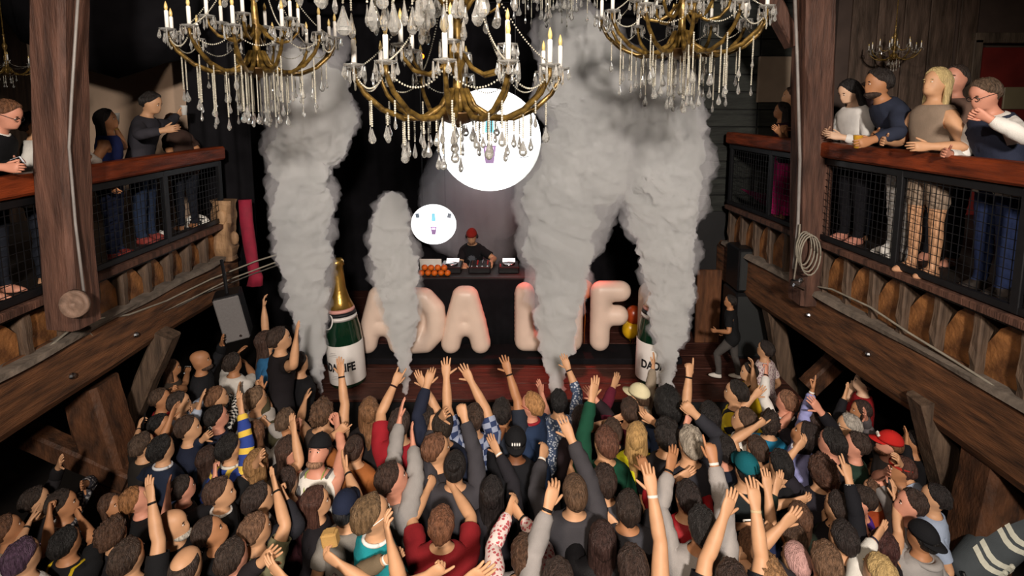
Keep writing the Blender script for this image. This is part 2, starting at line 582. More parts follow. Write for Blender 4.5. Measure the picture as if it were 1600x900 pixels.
# cables along the beams
M_CABLE = mat('cable_grey', '#8d8577', 0.7, 0, 0.3, 12)
M_CABLE2 = mat('cable_dark', '#4f4a44', 0.7, 0, 0.3, 12)
cabL = [
    [(0, 592), (60, 556), (125, 502), (200, 492), (260, 470), (330, 436), (400, 408), (445, 394)],
    [(0, 604), (70, 560), (140, 520), (152, 536), (215, 505), (300, 466), (360, 436), (430, 410)],
    [(0, 615), (80, 572), (150, 540), (240, 498), (320, 458), (390, 430), (440, 412)],
]
Ymap = lambda px: min(6.95, 3.72 * 850 / max(60.0, 800 - px))
for i, c in enumerate(cabL):
    pts = [atY(px, py, Ymap(px) - 0.12) for px, py in c]
    tag(one('cable', [M_CABLE, M_CABLE, M_CABLE2][i], lambda m: m.tube(pts, 0.011 - 0.001 * i, 6), None, True),
        ['uppermost pale cable running along the left balcony beam', 'pale cable with a kink by the knot disc on the left beam', 'lowest dark cable along the left balcony beam'][i], 'cable')
cr = [(1110, 372), (1160, 392), (1205, 415), (1240, 440), (1262, 445), (1300, 452), (1360, 480), (1420, 520), (1490, 563), (1545, 598), (1600, 640), (1660, 690)]
ptsR = [atX(px, py, 3.40 + 0.28 * min(1, max(0, (px - 1100) / 480.0))) for px, py in cr]
tag(one('cable', M_CABLE, lambda m: m.tube(ptsR, 0.011, 6), None, True), 'pale cable sagging along the right balcony beam', 'cable')


def coil(m):
    for j in range(4):
        c = atY(1256 + j * 2, 388 + j * 3, 5.9)
        m.tube([c + Vector((0.085 * math.cos(t * math.pi / 9) * (1 + 0.1 * j), -0.02 * j, 0.19 * math.sin(t * math.pi / 9) * (1 + 0.06 * j))) for t in range(19)], 0.009, 6)
    m.tube([atY(1250, 350, 5.92), atY(1246, 400, 5.9), atY(1240, 440, 5.9)], 0.01, 6)


tag(one('cable_coil', M_CABLE, coil, None, True), 'coiled pale cable hung on the right timber post', 'cable')
tag(one('junction_clamp', M_CHROME, lambda m: (m.cbox(atY(1243, 443, 5.85), (0.09, 0.07, 0.1), 0.012), m.ball(atY(1252, 438, 5.82), 0.03), m.tube([atY(1240, 445, 5.8), atY(1256, 452, 5.8)], 0.02, 8))), 'small grey metal clamp at the foot of the right post', 'clamp')

# things on and behind the left railing
ov = empty('oval_sign', atY(308, 350, 6.75))
tag(ov, 'white oval sign with black scrawl behind the left wire mesh', 'sign')
one('sign_board', M_WHITE, lambda m: m.lathe([(0.0, -0.012), (0.15, -0.012), (0.15, 0.012), (0.0, 0.012)], 24, (0, 0, 0), rot_to((0.25, -1, 0)) @ Matrix.Diagonal((1.0, 0.82, 1))), ov)
one('scrawl', M_BLACK, lambda m: [m.box((-0.1 + 0.04 * k, -0.03, 0.03 * math.sin(k * 2.2) - 0.015 * (k % 2)), (0.022, 0.012, 0.05 + 0.02 * (k % 3))) for k in range(6)] + [m.box((0.0, -0.025, 0.075), (0.2, 0.01, 0.012))], ov)
tag(one('paper_notice', M_WHITE, lambda m: m.cbox(atY(255, 370, 6.1), (0.1, 0.012, 0.14), 0.004, Matrix.Rotation(R(10), 3, 'Y'))), 'small white paper notice low behind the left wire mesh', 'notice')

# loudspeakers and the board by the stage
sp = empty('loudspeaker', atY(372, 532, 6.3))
sp.rotation_euler = (R(8), R(-9), R(18))
tag(sp, 'slim grey loudspeaker hung under the end of left balcony', 'loudspeaker')
one('cabinet', M_BLACKMETAL, lambda m: m.cbox((0, 0.12, 0.3), (0.3, 0.24, 0.6), 0.015), sp)
one('grille', M_GREY, lambda m: m.cbox((0, -0.01, 0.3), (0.28, 0.03, 0.58), 0.012), sp)
one('badge', M_CHROME, lambda m: m.lathe([(0.0, 0), (0.016, 0), (0.016, 0.01), (0, 0.012)], 12, (0.05, -0.025, 0.07), rot_to((0, -1, 0))), sp)
one('bracket', M_BLACKMETAL, lambda m: m.tube([(0, 0.1, 0.58), (0.02, 0.15, 0.8), (0.0, 0.3, 0.95)], 0.02, 8), sp)
sp2 = empty('loudspeaker', atY(1172, 560, 7.6))
sp2.location.z = 0.8
tag(sp2, 'tall black loudspeaker stack standing right of the stage man', 'loudspeaker')
M_BKGR = mat('black_grille', '#1d1f20', 0.6, 0, 0.2, 40, 0.3, 200)
one('subwoofer', M_BLACKMETAL, lambda m: m.cbox((0, 0.25, 0.5), (0.5, 0.5, 1.0), 0.02), sp2)
one('cabinet', M_BLACKMETAL, lambda m: m.cbox((0, 0.25, 1.33), (0.46, 0.45, 0.64), 0.02), sp2)
one('grille', M_BKGR, lambda m: m.cbox((0, 0.01, 0.5), (0.46, 0.03, 0.92), 0.012), sp2)
one('grille', M_BKGR, lambda m: m.cbox((0, 0.015, 1.33), (0.42, 0.03, 0.58), 0.012), sp2)
tag(one('wooden_board', wood('plain_board', '#6a432a', '#3d2517', (5, 5, 1)), lambda m: m.cbox(atY(1106, 482, 8.2) + Vector((0, 0, 0.0)), (0.38, 0.06, 1.25), 0.012)), 'upright brown wooden board behind the man at stage right', 'board')

# ------------------------------------------------------------------ stage
SZ = 0.8
stg = struct(one('stage', M_BLACK, lambda m: m.box((0.1, 8.55, SZ / 2 - 0.02), (7.2, 4.1, SZ - 0.04))), 'low black stage with dark red boards')
for i in range(10):
    link('plank', stg_me, stg, Matrix.Translation((0.1, 6.7 + i * 0.41, SZ - 0.02))) if i else None
    if i == 0:
        q = one('plank', M_STAGE, lambda m: m.cbox((0, 0, 0), (7.2, 0.4, 0.04), 0.006), stg)
        q.matrix_local = Matrix.Translation((0.1, 6.7, SZ - 0.02))
        stg_me = q.data
tag(one('letter_bench', M_CURTAIN, lambda m: (m.cbox((-0.15, 7.68, SZ + 0.045), (5.2, 0.5, 0.09), 0.01),)), 'low black bench under the row of inflatable letters', 'bench')

bt = empty('dj_booth', (-0.42, 8.3, SZ))
tag(bt, 'black draped DJ table behind the inflatable letters', 'table')
one('table_top', M_BLACK, lambda m: m.cbox((0, 0, 1.10), (2.1, 0.7, 0.05), 0.01), bt)
for x in (-0.95, 0.95):
    for y in (-0.28, 0.28):
        one('leg', M_BLACKMETAL, lambda m: m.tube([(x, y, 0), (x, y, 1.08)], 0.025, 8), bt)


def skirt(m):
    rows = []
    for z in (0.01, 0.4, 0.8, 1.1):
        r_ = []
        n = 60
        for i in range(n + 1):
            x = -1.07 + 2.14 * i / n
            r_.append((x, -0.36 - 0.025 * math.sin(i * 1.1) * (1.1 - z) - 0.01, z))
        rows.append(r_ + [(p[0], p[1] + 0.02, p[2]) for p in reversed(r_)])
    m.quadgrid(rows, True, True, True)


one('table_skirt', M_CURTAIN, skirt, bt, True)
# decks
TZ = SZ + 1.125
M_DECK = mat('deck_black', '#1b1a1c', 0.35, 0.2, 0.2, 20)
M_RED = mat('red_plastic', '#a3201e', 0.4, 0, 0.2, 20)


def deck_unit(px, label):
    p = atY(px, 430, 8.3)
    r_ = tag(empty('dj_deck', (p.x, 8.34, TZ)), label, 'deck', 'decks on the booth')
    one('body', M_DECK, lambda m: m.cbox((0, 0, 0.05), (0.32, 0.38, 0.1), 0.012), r_)
    one('jog_wheel', M_CHROME, lambda m: m.lathe([(0, 0.1), (0.1, 0.1), (0.1, 0.118), (0.085, 0.124), (0, 0.124)], 20, (0, -0.03, 0)), r_, True)
    one('display', emit('deck_display', '#f4f4f4', 1.0), lambda m: m.box((0, 0.14, 0.115), (0.2, 0.09, 0.012), Matrix.Rotation(R(25), 3, 'X')), r_)
    for k in range(3):
        one('button', M_RED, lambda m: m.lathe([(0, 0.1), (0.014, 0.1), (0.014, 0.11), (0, 0.112)], 8, (-0.13, -0.14 + 0.05 * k, 0)), r_)


deck_unit(706, 'media player deck at the left of the DJ hands')
deck_unit(795, 'media player deck at the right of the DJ hands')
p = atY(750, 430, 8.3)
mx = tag(empty('dj_mixer', (p.x, 8.34, TZ)), 'black mixer with red knobs between the two decks', 'mixer')
one('body', M_DECK, lambda m: m.cbox((0, 0, 0.05), (0.34, 0.38, 0.1), 0.012), mx)
for k in range(12):
    one('knob', M_RED if k % 2 else M_CHROME, lambda m: m.lathe([(0, 0.1), (0.013, 0.1), (0.011, 0.125), (0, 0.127)], 8, (-0.12 + 0.08 * (k % 4), -0.03 + 0.07 * (k // 4), 0)), mx)
for k in range(4):
    one('fader', M_CHROME, lambda m: m.box((-0.12 + 0.08 * k, -0.13, 0.107), (0.02, 0.03, 0.016)), mx)
p = atY(692, 428, 8.45)
lt = tag(empty('laptop', (-1.27, 8.42, TZ)), 'open silver laptop at the left end of the DJ table', 'laptop')
one('base', M_CHROME, lambda m: m.cbox((0, 0, 0.012), (0.34, 0.24, 0.024), 0.005), lt)
one('lid', M_WHITE, lambda m: m.cbox((0, -0.15, 0.11), (0.34, 0.012, 0.2), 0.004, Matrix.Rotation(R(18), 3, 'X')), lt)


def orange_heap(m, n=14):
    pass


for k in range(9):
    px, py = 664 + (k % 5) * 9 + (k // 5) * 4, 438 - (k // 5) * 7
    q = atY(px, py, 8.3)
    o = one('orange', mat('orange_peel', '#c8600f', 0.5, 0, 0.35, 9, 0.3, 80), lambda m: m.ball((0, 0, 0), (0.05, 0.05, 0.046), 12, 8), None, True)
    o.location = (-1.38 + (k % 5) * 0.1 + (k // 5) * 0.05, 8.03 + 0.012 * (k % 2), TZ + 0.047 + (k // 5) * 0.083)
    tag(o, 'orange fruit in the heap at the left end of the DJ table', 'orange', 'oranges on the DJ table')

# inflatable letters
M_INFL = mat('inflatable_cream', '#e2c9b8', 0.42, 0, 0.10, 3.0, 0.1, 6)
STROKES = {
    'D': [[(-.24, -.34), (-.24, .34)], [(-.24, .34), (.02, .33), (.2, .17), (.22, 0), (.2, -.17), (.02, -.33), (-.24, -.34)]],
    'A': [[(-.28, -.36), (-.2, -.05), (-.06, .34), (.06, .34), (.2, -.05), (.28, -.36)], [(-.17, -.1), (.17, -.1)], [(-.1, .1), (.1, .1)]],
    'L': [[(-.2, .34), (-.2, -.34), (.24, -.34)]],
    'I': [[(0, .34), (0, -.34)]],
    'F': [[(-.18, -.36), (-.18, .34), (.24, .34)], [(-.18, .0), (.2, .0)]],
    'E': [[(.24, .34), (-.18, .34), (-.18, -.34), (.24, -.34)], [(-.18, 0), (.18, 0)]],
}


def letter(ch, px, w_px, label, y0=552, y1=448, Y=7.62):
    a, b = atY(px, y0, Y), atY(px, y1, Y)
    H = b.z - a.z
    W = w_px / 850 * Y
    mb = MB()
    rad = 0.158
    xs = [q[0] for st in STROKES[ch] for q in st]
    kx = (W - 2 * rad * 0.95) / max(0.01, (max(xs) - min(xs))) if ch != 'I' else 1
    kz = (H - 2 * rad * 0.95) / 0.70
    for st in STROKES[ch]:
        pts = [Vector((q[0] * kx, 0, q[1] * kz)) for q in st]
        for p_, q_ in zip(pts[:-1], pts[1:]):
            nseg = max(2, int((q_ - p_).length / 0.05))
            for j in range(nseg + 1):
                mb.ball(p_.lerp(q_, j / nseg), (rad, rad * 0.95, rad), 10, 7)
    me = bpy.data.meshes.new('tmp')
    me.from_pydata(mb.v, [], mb.f)
    o = bpy.data.objects.new('tmp', me)
    COL.objects.link(o)
    md = o.modifiers.new('r', 'REMESH')
    md.mode = 'VOXEL'
    md.voxel_size = 0.03
    sm = o.modifiers.new('s', 'SMOOTH')
    sm.iterations = 6
    dg = bpy.context.evaluated_depsgraph_get()
    m2 = bpy.data.meshes.new_from_object(o.evaluated_get(dg))
    bpy.data.objects.remove(o)
    m2.materials.clear()
    m2.materials.append(M_INFL)
    m2.polygons.foreach_set('use_smooth', [True] * len(m2.polygons))
    o = link('inflatable_letter', m2)
    o.name = 'inflatable_letter'
    zb = min(v.co.z for v in m2.vertices)
    o.location = (a.x, Y, SZ + 0.092 - zb)
    tag(o, label, 'letter', 'inflatable letters before the booth')


letter('D', 517, 74, 'cream inflatable letter D mostly hidden behind the left bottle')
letter('A', 599, 84, 'cream inflatable letter A right beside the left bottle')
letter('D', 664, 74, 'cream inflatable letter D behind the short smoke column')
letter('A', 728, 82, 'cream inflatable letter A in full view under the laptop')
letter('L', 838, 76, 'cream inflatable letter L under the right end of the table', 546, 438, 7.7)
letter('I', 894, 40, 'cream inflatable letter I behind the thick middle smoke column', 546, 438, 7.7)
letter('F', 950, 66, 'cream inflatable letter F right of the thick smoke column', 546, 438, 7.7)
letter('E', 1024, 66, 'cream inflatable letter E behind the right bottle', 546, 438, 7.7)
# yellow and orange balloons behind the F
for i, (px, py, c, w_) in enumerate(((985, 515, '#d6a81a', 'yellow'), (990, 492, '#a5401a', 'rust red'), (914, 452, '#c96a1e', 'orange'))):
    q = atY(px, py, 8.05)
    o = one('balloon', mat('balloon_' + w_.replace(' ', '_'), c, 0.3, 0, 0.2, 4), lambda m: (m.ball((0, 0, 0), (0.13, 0.12, 0.15), 14, 10), m.lathe([(0.004, -0.16), (0.02, -0.17), (0.004, -0.145)], 8), m.tube([(0, 0, -0.16), (0.01, 0, -(q.z - SZ) / 2), (0, 0, -(q.z - SZ) + 0.004)], 0.004, 5)), None, True)
    o.location = q
    tag(o, w_ + ' balloon behind the letter ' + ('F' if i < 2 else 'I'), 'balloon', 'balloons among the letters')

# champagne bottles
M_BOTTLE = mat('bottle_green', '#0d2a1b', 0.12, 0, 0.2, 4, spec=0.8)
M_LABEL = mat('bottle_label', '#d9d3cf', 0.5, 0, 0.05, 8)
M_FOIL = mat('gold_foil', '#b9924a', 0.3, 0.85, 0.25, 6, 0.15, 25)
M_PINK = mat('label_pink', '#d59a90', 0.5, 0, 0.1, 8)
M_INK = mat('label_ink', '#17161a', 0.6, 0, 0.05, 8)


def bottle(px, py, label, turn, lean):
    q = atZ(px, py, SZ)
    b = tag(empty('champagne_bottle', q), label, 'bottle', 'giant inflatable champagne bottles')
    b.rotation_euler = (0, R(lean), R(turn))
    one('body', M_BOTTLE, lambda m: m.lathe([(0.0, 0.0), (0.2, 0.0), (0.232, 0.03), (0.236, 0.5), (0.234, 0.62), (0.222, 0.75), (0.198, 0.88), (0.17, 1.0), (0.12, 1.14), (0.085, 1.3), (0.078, 1.6), (0.0, 1.6)], 32), b, True)
    one('label', M_LABEL, lambda m: m.lathe([(0.236, 0.06), (0.240, 0.07), (0.242, 0.3), (0.241, 0.585), (0.237, 0.59)], 32), b, True)
    one('band', M_LABEL, lambda m: m.lathe([(0.196, 0.905), (0.202, 0.9), (0.19, 0.955), (0.186, 0.95)], 32), b, True)
    one('band', M_INK, lambda m: m.lathe([(0.19, 0.955), (0.192, 0.955), (0.178, 1.005), (0.176, 1.0)], 32), b, True)
    one('band', M_PINK, lambda m: m.lathe([(0.178, 1.005), (0.18, 1.005), (0.167, 1.05), (0.164, 1.045)], 32), b, True)
    one('foil', M_FOIL, lambda m: m.lathe([(0.165, 1.045), (0.168, 1.05), (0.126, 1.15), (0.09, 1.3), (0.084, 1.5), (0.082, 1.6), (0.097, 1.61), (0.098, 1.66), (0.08, 1.7), (0.0, 1.71)], 28), b, True)
    em = one('emblem', M_LABEL, lambda m: m.lathe([(0.0, 0.0), (0.1, 0.0), (0.1, 0.012), (0.0, 0.014)], 24, (-0.06, -0.185, 0.9), rot_to((-0.32, -0.9, 0.28))), b, True)
    one('ring', M_INK, lambda m: (m.lathe([(0.078, 0.012), (0.088, 0.012), (0.088, 0.018), (0.078, 0.018)], 24, (-0.06, -0.185, 0.9), rot_to((-0.32, -0.9, 0.28))), m.ball(Vector((-0.064, -0.197, 0.903)), (0.04, 0.012, 0.05)), m.box(Vector((-0.066, -0.205, 0.925)), (0.06, 0.01, 0.015)), m.box(Vector((-0.064, -0.203, 0.875)), (0.05, 0.01, 0.012))), em)
    for txt, size, z, bold in (('DADA LIFE', 0.15, 0.3, 0.005), ('BRUT', 0.045, 0.47, 0.0), ('CHAMPAGNE', 0.035, 0.16, 0.0)):
        if txt != 'DADA LIFE':
            # faint printed rules stand for the unreadable small print
            for k in range(3):
                mb = MB()
                rr = 0.2445
                a0 = 0.28 - 0.06 * k
                rows = []
                for zz in (z - 0.012 + 0.022 * k, z - 0.007 + 0.022 * k):
                    rows.append([(rr * math.sin(-a0 + 2 * a0 * i / 8), -rr * math.cos(-a0 + 2 * a0 * i / 8), zz) for i in range(9)])
                mb.quadgrid(rows, False)
                mb.build('print_line', mat('print_grey', '#8f8a88', 0.6, 0, 0.05, 8), b)
            continue
        me = text_mesh('lettering', txt, size, M_INK, None, None, 0.003, bold)
        for v in me.vertices:
            a = v.co.x * 0.78 / 0.2445
            rr = 0.2445 + v.co.z
            v.co = Vector((rr * math.sin(a), -rr * math.cos(a), z + v.co.y))
        link('lettering', me, b)
    return b


bottle(545, 597, 'giant green champagne bottle with gold neck left of the letters', -22, -4.5)
bottle(1020, 593, 'giant green champagne bottle half hidden by right smoke column', 10, 1.0)

# round screens
def screen(px, py, rpx, Y, label, eyes, st, asp=1.0):
    q = atY(px, py, Y)
    rr = rpx / 850 * Y
    s_ = tag(empty('round_screen', (q.x, Y, q.z)), label, 'screen')
    A = Matrix.Diagonal((1, asp, 1))
    f = rot_to((0, -1, 0)) @ A
    one('panel', emit('screen_white', '#ffffff', st), lambda m: m.lathe([(0, 0.03), (rr, 0.03), (rr, 0.035), (0, 0.036)], 48, (0, 0, 0), f), s_)
    for sx in (-0.5, 0.5):
        one('hanging_rod', M_BLACKMETAL, lambda m: m.tube([(sx * rr, 0.03, rr * 0.6), (sx * rr, 0.03, 7.7 - q.z)], 0.008, 6), s_)
    one('housing', M_BLACKMETAL, lambda m: m.lathe([(0, -0.06), (rr * 1.0, -0.06), (rr * 1.012, 0.03), (0, 0.029)], 48, (0, 0, 0), f), s_)
    k = rr
    pu = emit('screen_purple', '#8a5f96', 0.8)
    cy = emit('screen_cyan', '#7fd4e8', 1.1)
    gy = emit('screen_grey', '#6f7a86', 0.7)
    def cup(m):
        m.quadgrid([[(-.13 * k, -.05, -.10 * k), (.13 * k, -.05, -.10 * k), (.08 * k, -.05, -.45 * k), (-.08 * k, -.05, -.45 * k)], [(-.13 * k, -.045, -.10 * k), (.13 * k, -.045, -.10 * k), (.08 * k, -.045, -.45 * k), (-.08 * k, -.045, -.45 * k)]], True, True, True)
    one('cup_image', pu, cup, s_)
    one('cup_image', emit('screen_pale', '#e6c6ea', 1.6), lambda m: m.box((0, -.056, -.18 * k), (.16 * k, .004, .09 * k)), s_)
    one('blue_image', cy, lambda m: m.quadgrid([[(-.07 * k, -.05, .5 * k), (.07 * k, -.05, .5 * k), (.09 * k, -.05, .15 * k), (-.09 * k, -.05, .15 * k)], [(-.07 * k, -.045, .5 * k), (.07 * k, -.045, .5 * k), (.09 * k, -.045, .15 * k), (-.09 * k, -.045, .15 * k)]], True, True, True), s_)
    for sx in (-1, 1):
        if eyes:
            one('dark_image', gy, lambda m: m.box((sx * .7 * k, -.05, .4 * k), (.16 * k, .006, .2 * k), Matrix.Rotation(R(sx * 15), 3, 'Y')), s_)
        else:
            one('line_image', gy, lambda m: m.box((sx * .66 * k, -.05, -.3 * k - 0.03 * sx), (.2 * k, .006, .015 * k), Matrix.Rotation(R(-sx * 10), 3, 'Y')), s_)


screen(765, 219, 80, 9.9, 'large round white screen with purple cup image over the stage', False, 2.2)
screen(678, 350, 36, 9.7, 'small round white screen left of the DJ', True, 2.2, 0.9)
al_ = tag(empty('amber_lamp', atY(659, 88, 9.8)), 'small amber lamp glowing above the stage', 'lamp')
one('bulb', emit('amber', '#ff7a1a', 6.0), lambda m: m.ball((0, 0, 0), 0.045), al_, True)
one('cord', M_BLACK, lambda m: m.tube([(0, 0, 0.04), (0, 0, 7.7 - al_.location.z)], 0.006, 6), al_)
# dark lighting truss above the stage
tr = tag(empty('lighting_truss', (0, 9.2, 6.35)), 'dark lighting truss across the top of the stage', 'truss')
for y, z in ((-0.14, -0.12), (0.14, -0.12), (0, 0.12)):
    one('chord', M_BLACKMETAL, lambda m: m.tube([(-3.4, y, z), (3.4, y, z)], 0.025, 8), tr)
for k in range(14):
    x = -3.3 + k * 0.5
    one('strut', M_BLACKMETAL, lambda m: m.tube([(x, -0.14, -0.12), (x + 0.25, 0, 0.12), (x + 0.5, -0.14, -0.12)], 0.012, 6), tr)
# ------------------------------------------------------------------ people: one template body, posed by its own bones
def ss(a, b, x):
    t = np.clip((x - a) / (b - a), 0, 1)
    return t * t * (3 - 2 * t)


SHJ = np.array([0.172, 0.0, 1.395])      # shoulder
ELX, WRX = 0.45, 0.70                     # elbow and wrist along the bind arm (T pose)
AZ = 1.385
FING = [('index', 0.030, 0.800, 0.074), ('middle', 0.0095, 0.806, 0.082), ('ring', -0.0105, 0.803, 0.076), ('little', -0.0295, 0.795, 0.060)]


def make_template():
    V = []
    Fc = []
    ANG = [R(a) for a in (0, 30, 50, 70, 90, 110, 130, 150, 180, 210, 230, 250, 270, 290, 310, 330)]

    TAG = []

    def add(p):
        V.append(tuple(p))
        return len(V) - 1

    def se(c, e=0.85):
        return math.copysign(abs(c) ** e, c)
    rings = [(0.865, .178, .122, -.012), (0.94, .182, .126, -.015), (1.02, .160, .112, -.005), (1.10, .152, .106, .0), (1.19, .166, .114, .004), (1.275, .180, .122, .004),
             (1.36, .188, .116, .0), (1.437, .176, .098, -.006), (1.472, .108, .078, -.012), (1.495, .066, .064, -.012), (1.52, .058, .060, -.008), (1.542, .056, .062, .0),
             (1.552, .057, .080, .016), (1.57, .062, .090, .016), (1.592, .070, .094, .012), (1.622, .076, .097, .008), (1.652, .079, .099, .004), (1.678, .081, .105, .000),
             (1.708, .079, .104, -.005), (1.738, .066, .088, -.009), (1.76, .040, .056, -.009)]
    ID = []
    for i, (z, rx, ry, cy) in enumerate(rings):
        row = []
        for k, a in enumerate(ANG):
            e = 0.85 if i < 8 else 1.0
            x, y = rx * se(math.cos(a), e), cy + ry * se(math.sin(a), e)
            zz = z
            if i == 15:                      # nose base level
                if k == 4: y += 0.026; zz -= 0.004
                if k in (3, 5): y -= 0.003
                if k in (0, 8): x *= 1.2; y -= 0.012
            if i == 16:
                if k == 4: y += 0.006
                if k in (3, 5): y -= 0.012
                if k in (0, 8): x *= 1.2; y -= 0.014
            if i == 13 and k == 4: y += 0.008
            if i == 14 and k in (4,): y += 0.004
            row.append(add((x, y, zz)))
        ID.append(row)
    for i in range(len(rings) - 1):
        for k in range(16):
            if i in (5, 6) and k in (15, 0, 7, 8):
                continue
            k2 = (k + 1) % 16
            Fc.append((ID[i][k], ID[i][k2], ID[i + 1][k2], ID[i + 1][k]))
            TAG.append(i)
    top = add((0, -0.009, 1.768))
    for k in range(16):
        Fc.append((ID[-1][k], ID[-1][(k + 1) % 16], top))
    # arms
    armr = [(0.205, .067, .069), (0.25, .063, .065), (0.32, .059, .058), (0.40, .053, .052), (0.44, .048, .049), (0.46, .048, .049), (0.52, .052, .050), (0.59, .047, .045), (0.65, .038, .034), (0.69, .034, .026), (0.715, .037, .022), (0.745, .046, .019), (0.785, .049, .0175), (0.812, .045, .015)]
    for sd in (1, -1):
        if sd == 1:
            loop = [ID[6][1], ID[7][1], ID[7][0], ID[7][15], ID[6][15], ID[5][15], ID[5][0], ID[5][1]]
        else:
            loop = [ID[6][7], ID[7][7], ID[7][8], ID[7][9], ID[6][9], ID[5][9], ID[5][8], ID[5][7]]
        prev = loop
        for j, (x, ry, rz) in enumerate(armr):
            row = []
            for k in range(8):
                a = k * math.pi / 4
                drop = 0.012 * (1 - min(1, (x - 0.2) / 0.1))
                row.append(add((sd * x, ry * math.cos(a), AZ - drop + rz * math.sin(a))))
            for k in range(8):
                k2 = (k + 1) % 8
                q = (prev[k], prev[k2], row[k2], row[k])
                Fc.append(q if sd == 1 else q[::-1])
            prev = row
        q = tuple(prev)
        c = add((sd * 0.818, 0, AZ))
        for k in range(8):
            t = (prev[k], prev[(k + 1) % 8], c)
            Fc.append(t if sd == 1 else t[::-1])

        def finger(p0, d, L, r0, r1, nrm=(0, 0, 1)):
            d = np.array(d, float)
            d /= np.linalg.norm(d)
            n_ = np.array(nrm, float)
            n_ -= d * n_.dot(d)
            n_ /= np.linalg.norm(n_)
            b = np.cross(d, n_)
            pr_ = None
            st = [-0.022, 0.0, 0.45 * L, 0.5 * L, 0.78 * L, L]
            for t_ in st:
                q_ = max(0, t_ / L)
                r_ = (r0 + (r1 - r0) * q_) * (0.75 if t_ == st[-1] else 1)
                cc = np.array(p0) + d * t_
                rw = []
                for k in range(4):
                    a = k * math.pi / 2 + math.pi / 4
                    p_ = cc + (n_ * math.sin(a) + b * math.cos(a)) * r_
                    rw.append(add((sd * p_[0], p_[1], p_[2])))
                if pr_ is None:
                    q = tuple(rw[::-1])
                    Fc.append(q if sd == 1 else q[::-1])
                else:
                    for k in range(4):
                        k2 = (k + 1) % 4
                        q = (pr_[k], pr_[k2], rw[k2], rw[k])
                        Fc.append(q if sd == 1 else q[::-1])
                pr_ = rw
            q = tuple(pr_)
            Fc.append(q if sd == 1 else q[::-1])
        for nm, y, x, L in FING:
            finger((x, y, AZ), (1, 0, 0), L, 0.0146, 0.0115)
        finger((0.738, 0.042, AZ - 0.006), (0.62, 0.75, -0.15), 0.070, 0.0168, 0.0125)
    # legs
    c1, c2, c3 = add((0, .055, .815)), add((0, 0, .80)), add((0, -.06, .81))
    LA = [R(a) for a in (-90, -68, -45, -22, 0, 22, 45, 68, 90, 135, 180, 225)]
    lr = [(0.775, .082, .088, .0), (0.70, .080, .084, .0), (0.60, .072, .074, .002), (0.52, .060, .062, .004), (0.47, .056, .060, .004), (0.42, .053, .058, -.004), (0.34, .054, .060, -.012), (0.22, .043, .047, -.012), (0.11, .036, .042, -.012), (0.075, .037, .055, .0), (0.045, .042, .105, .045), (0.02, .046, .130, .06), (0.0, .044, .128, .06)]
    for sd in (1, -1):
        if sd == 1:
            loop = [ID[0][k] for k in (12, 13, 14, 15, 0, 1, 2, 3, 4)] + [c1, c2, c3]
        else:
            loop = [ID[0][k] for k in (12, 11, 10, 9, 8, 7, 6, 5, 4)] + [c1, c2, c3]
        prev = loop
        for z, rx, ry, cy in lr:
            cx = 0.092 + (0.77 - z) * 0.01
            row = [add((sd * (cx + rx * math.cos(a)), cy + ry * math.sin(a), z)) for a in LA]
            for k in range(12):
                k2 = (k + 1) % 12
                q = (row[k], row[k2], prev[k2], prev[k])
                Fc.append(q if sd == 1 else q[::-1])
            prev = row
        q = tuple(prev[::-1])
        Fc.append(q if sd == 1 else q[::-1])
    me = bpy.data.meshes.new('template')
    me.from_pydata(V, [], Fc)
    o = bpy.data.objects.new('template', me)
    COL.objects.link(o)
    sb = o.modifiers.new('s', 'SUBSURF')
    sb.levels = 1
    sb.render_levels = 1
    dg = bpy.context.evaluated_depsgraph_get()
    m2 = bpy.data.meshes.new_from_object(o.evaluated_get(dg))
    bpy.data.objects.remove(o)
    n = len(m2.vertices)
    co = np.zeros(n * 3)
    m2.vertices.foreach_get('co', co)
    co = co.reshape(-1, 3)
    faces = np.array([list(p.vertices) for p in m2.polygons])
    TAG += [-1] * (len(Fc) - len(TAG))
    tags = np.array([t for t, f in zip(TAG, Fc) for _ in f])
    return co, faces, tags


T_CO, T_F, T_TAG = make_template()


def face_bits():
    """eyes, brows and lips as small shells set into the head (material slots 1, 2, 3)"""
    mb = MB()
    for s in (1, -1):
        mb.ball((s * 0.031, 0.0835, 1.652), (0.0125, 0.0085, 0.0068), 8, 5, mi=1)
        mb.ball((s * 0.031, 0.0925, 1.652), (0.0064, 0.003, 0.0062), 6, 4, mi=2)
        mb.ball((s * 0.033, 0.0905, 1.6735), (0.0185, 0.007, 0.004), 8, 4, Matrix.Rotation(R(s * 8), 3, 'Y'), mi=2)
    mb.ball((0, 0.0995, 1.5935), (0.023, 0.009, 0.0045), 8, 5, mi=3)
    mb.ball((0, 0.0985, 1.587), (0.019, 0.009, 0.005), 8, 5, mi=3)
    return np.array(mb.v), [list(f) for f in mb.f], list(mb.m)


FB_CO, FB_F, FB_M = face_bits()

BONES = ['pelvis', 'spine', 'chest', 'neck', 'head']
for _s in ('R', 'L'):
    BONES += [b + _s for b in ('clav', 'upper', 'fore0', 'fore1', 'fore2', 'hand', 'thumb', 'i1', 'i2', 'm1', 'm2', 'r1', 'r2', 'l1', 'l2', 'thigh', 'shin', 'foot')]
BI = {b: i for i, b in enumerate(BONES)}


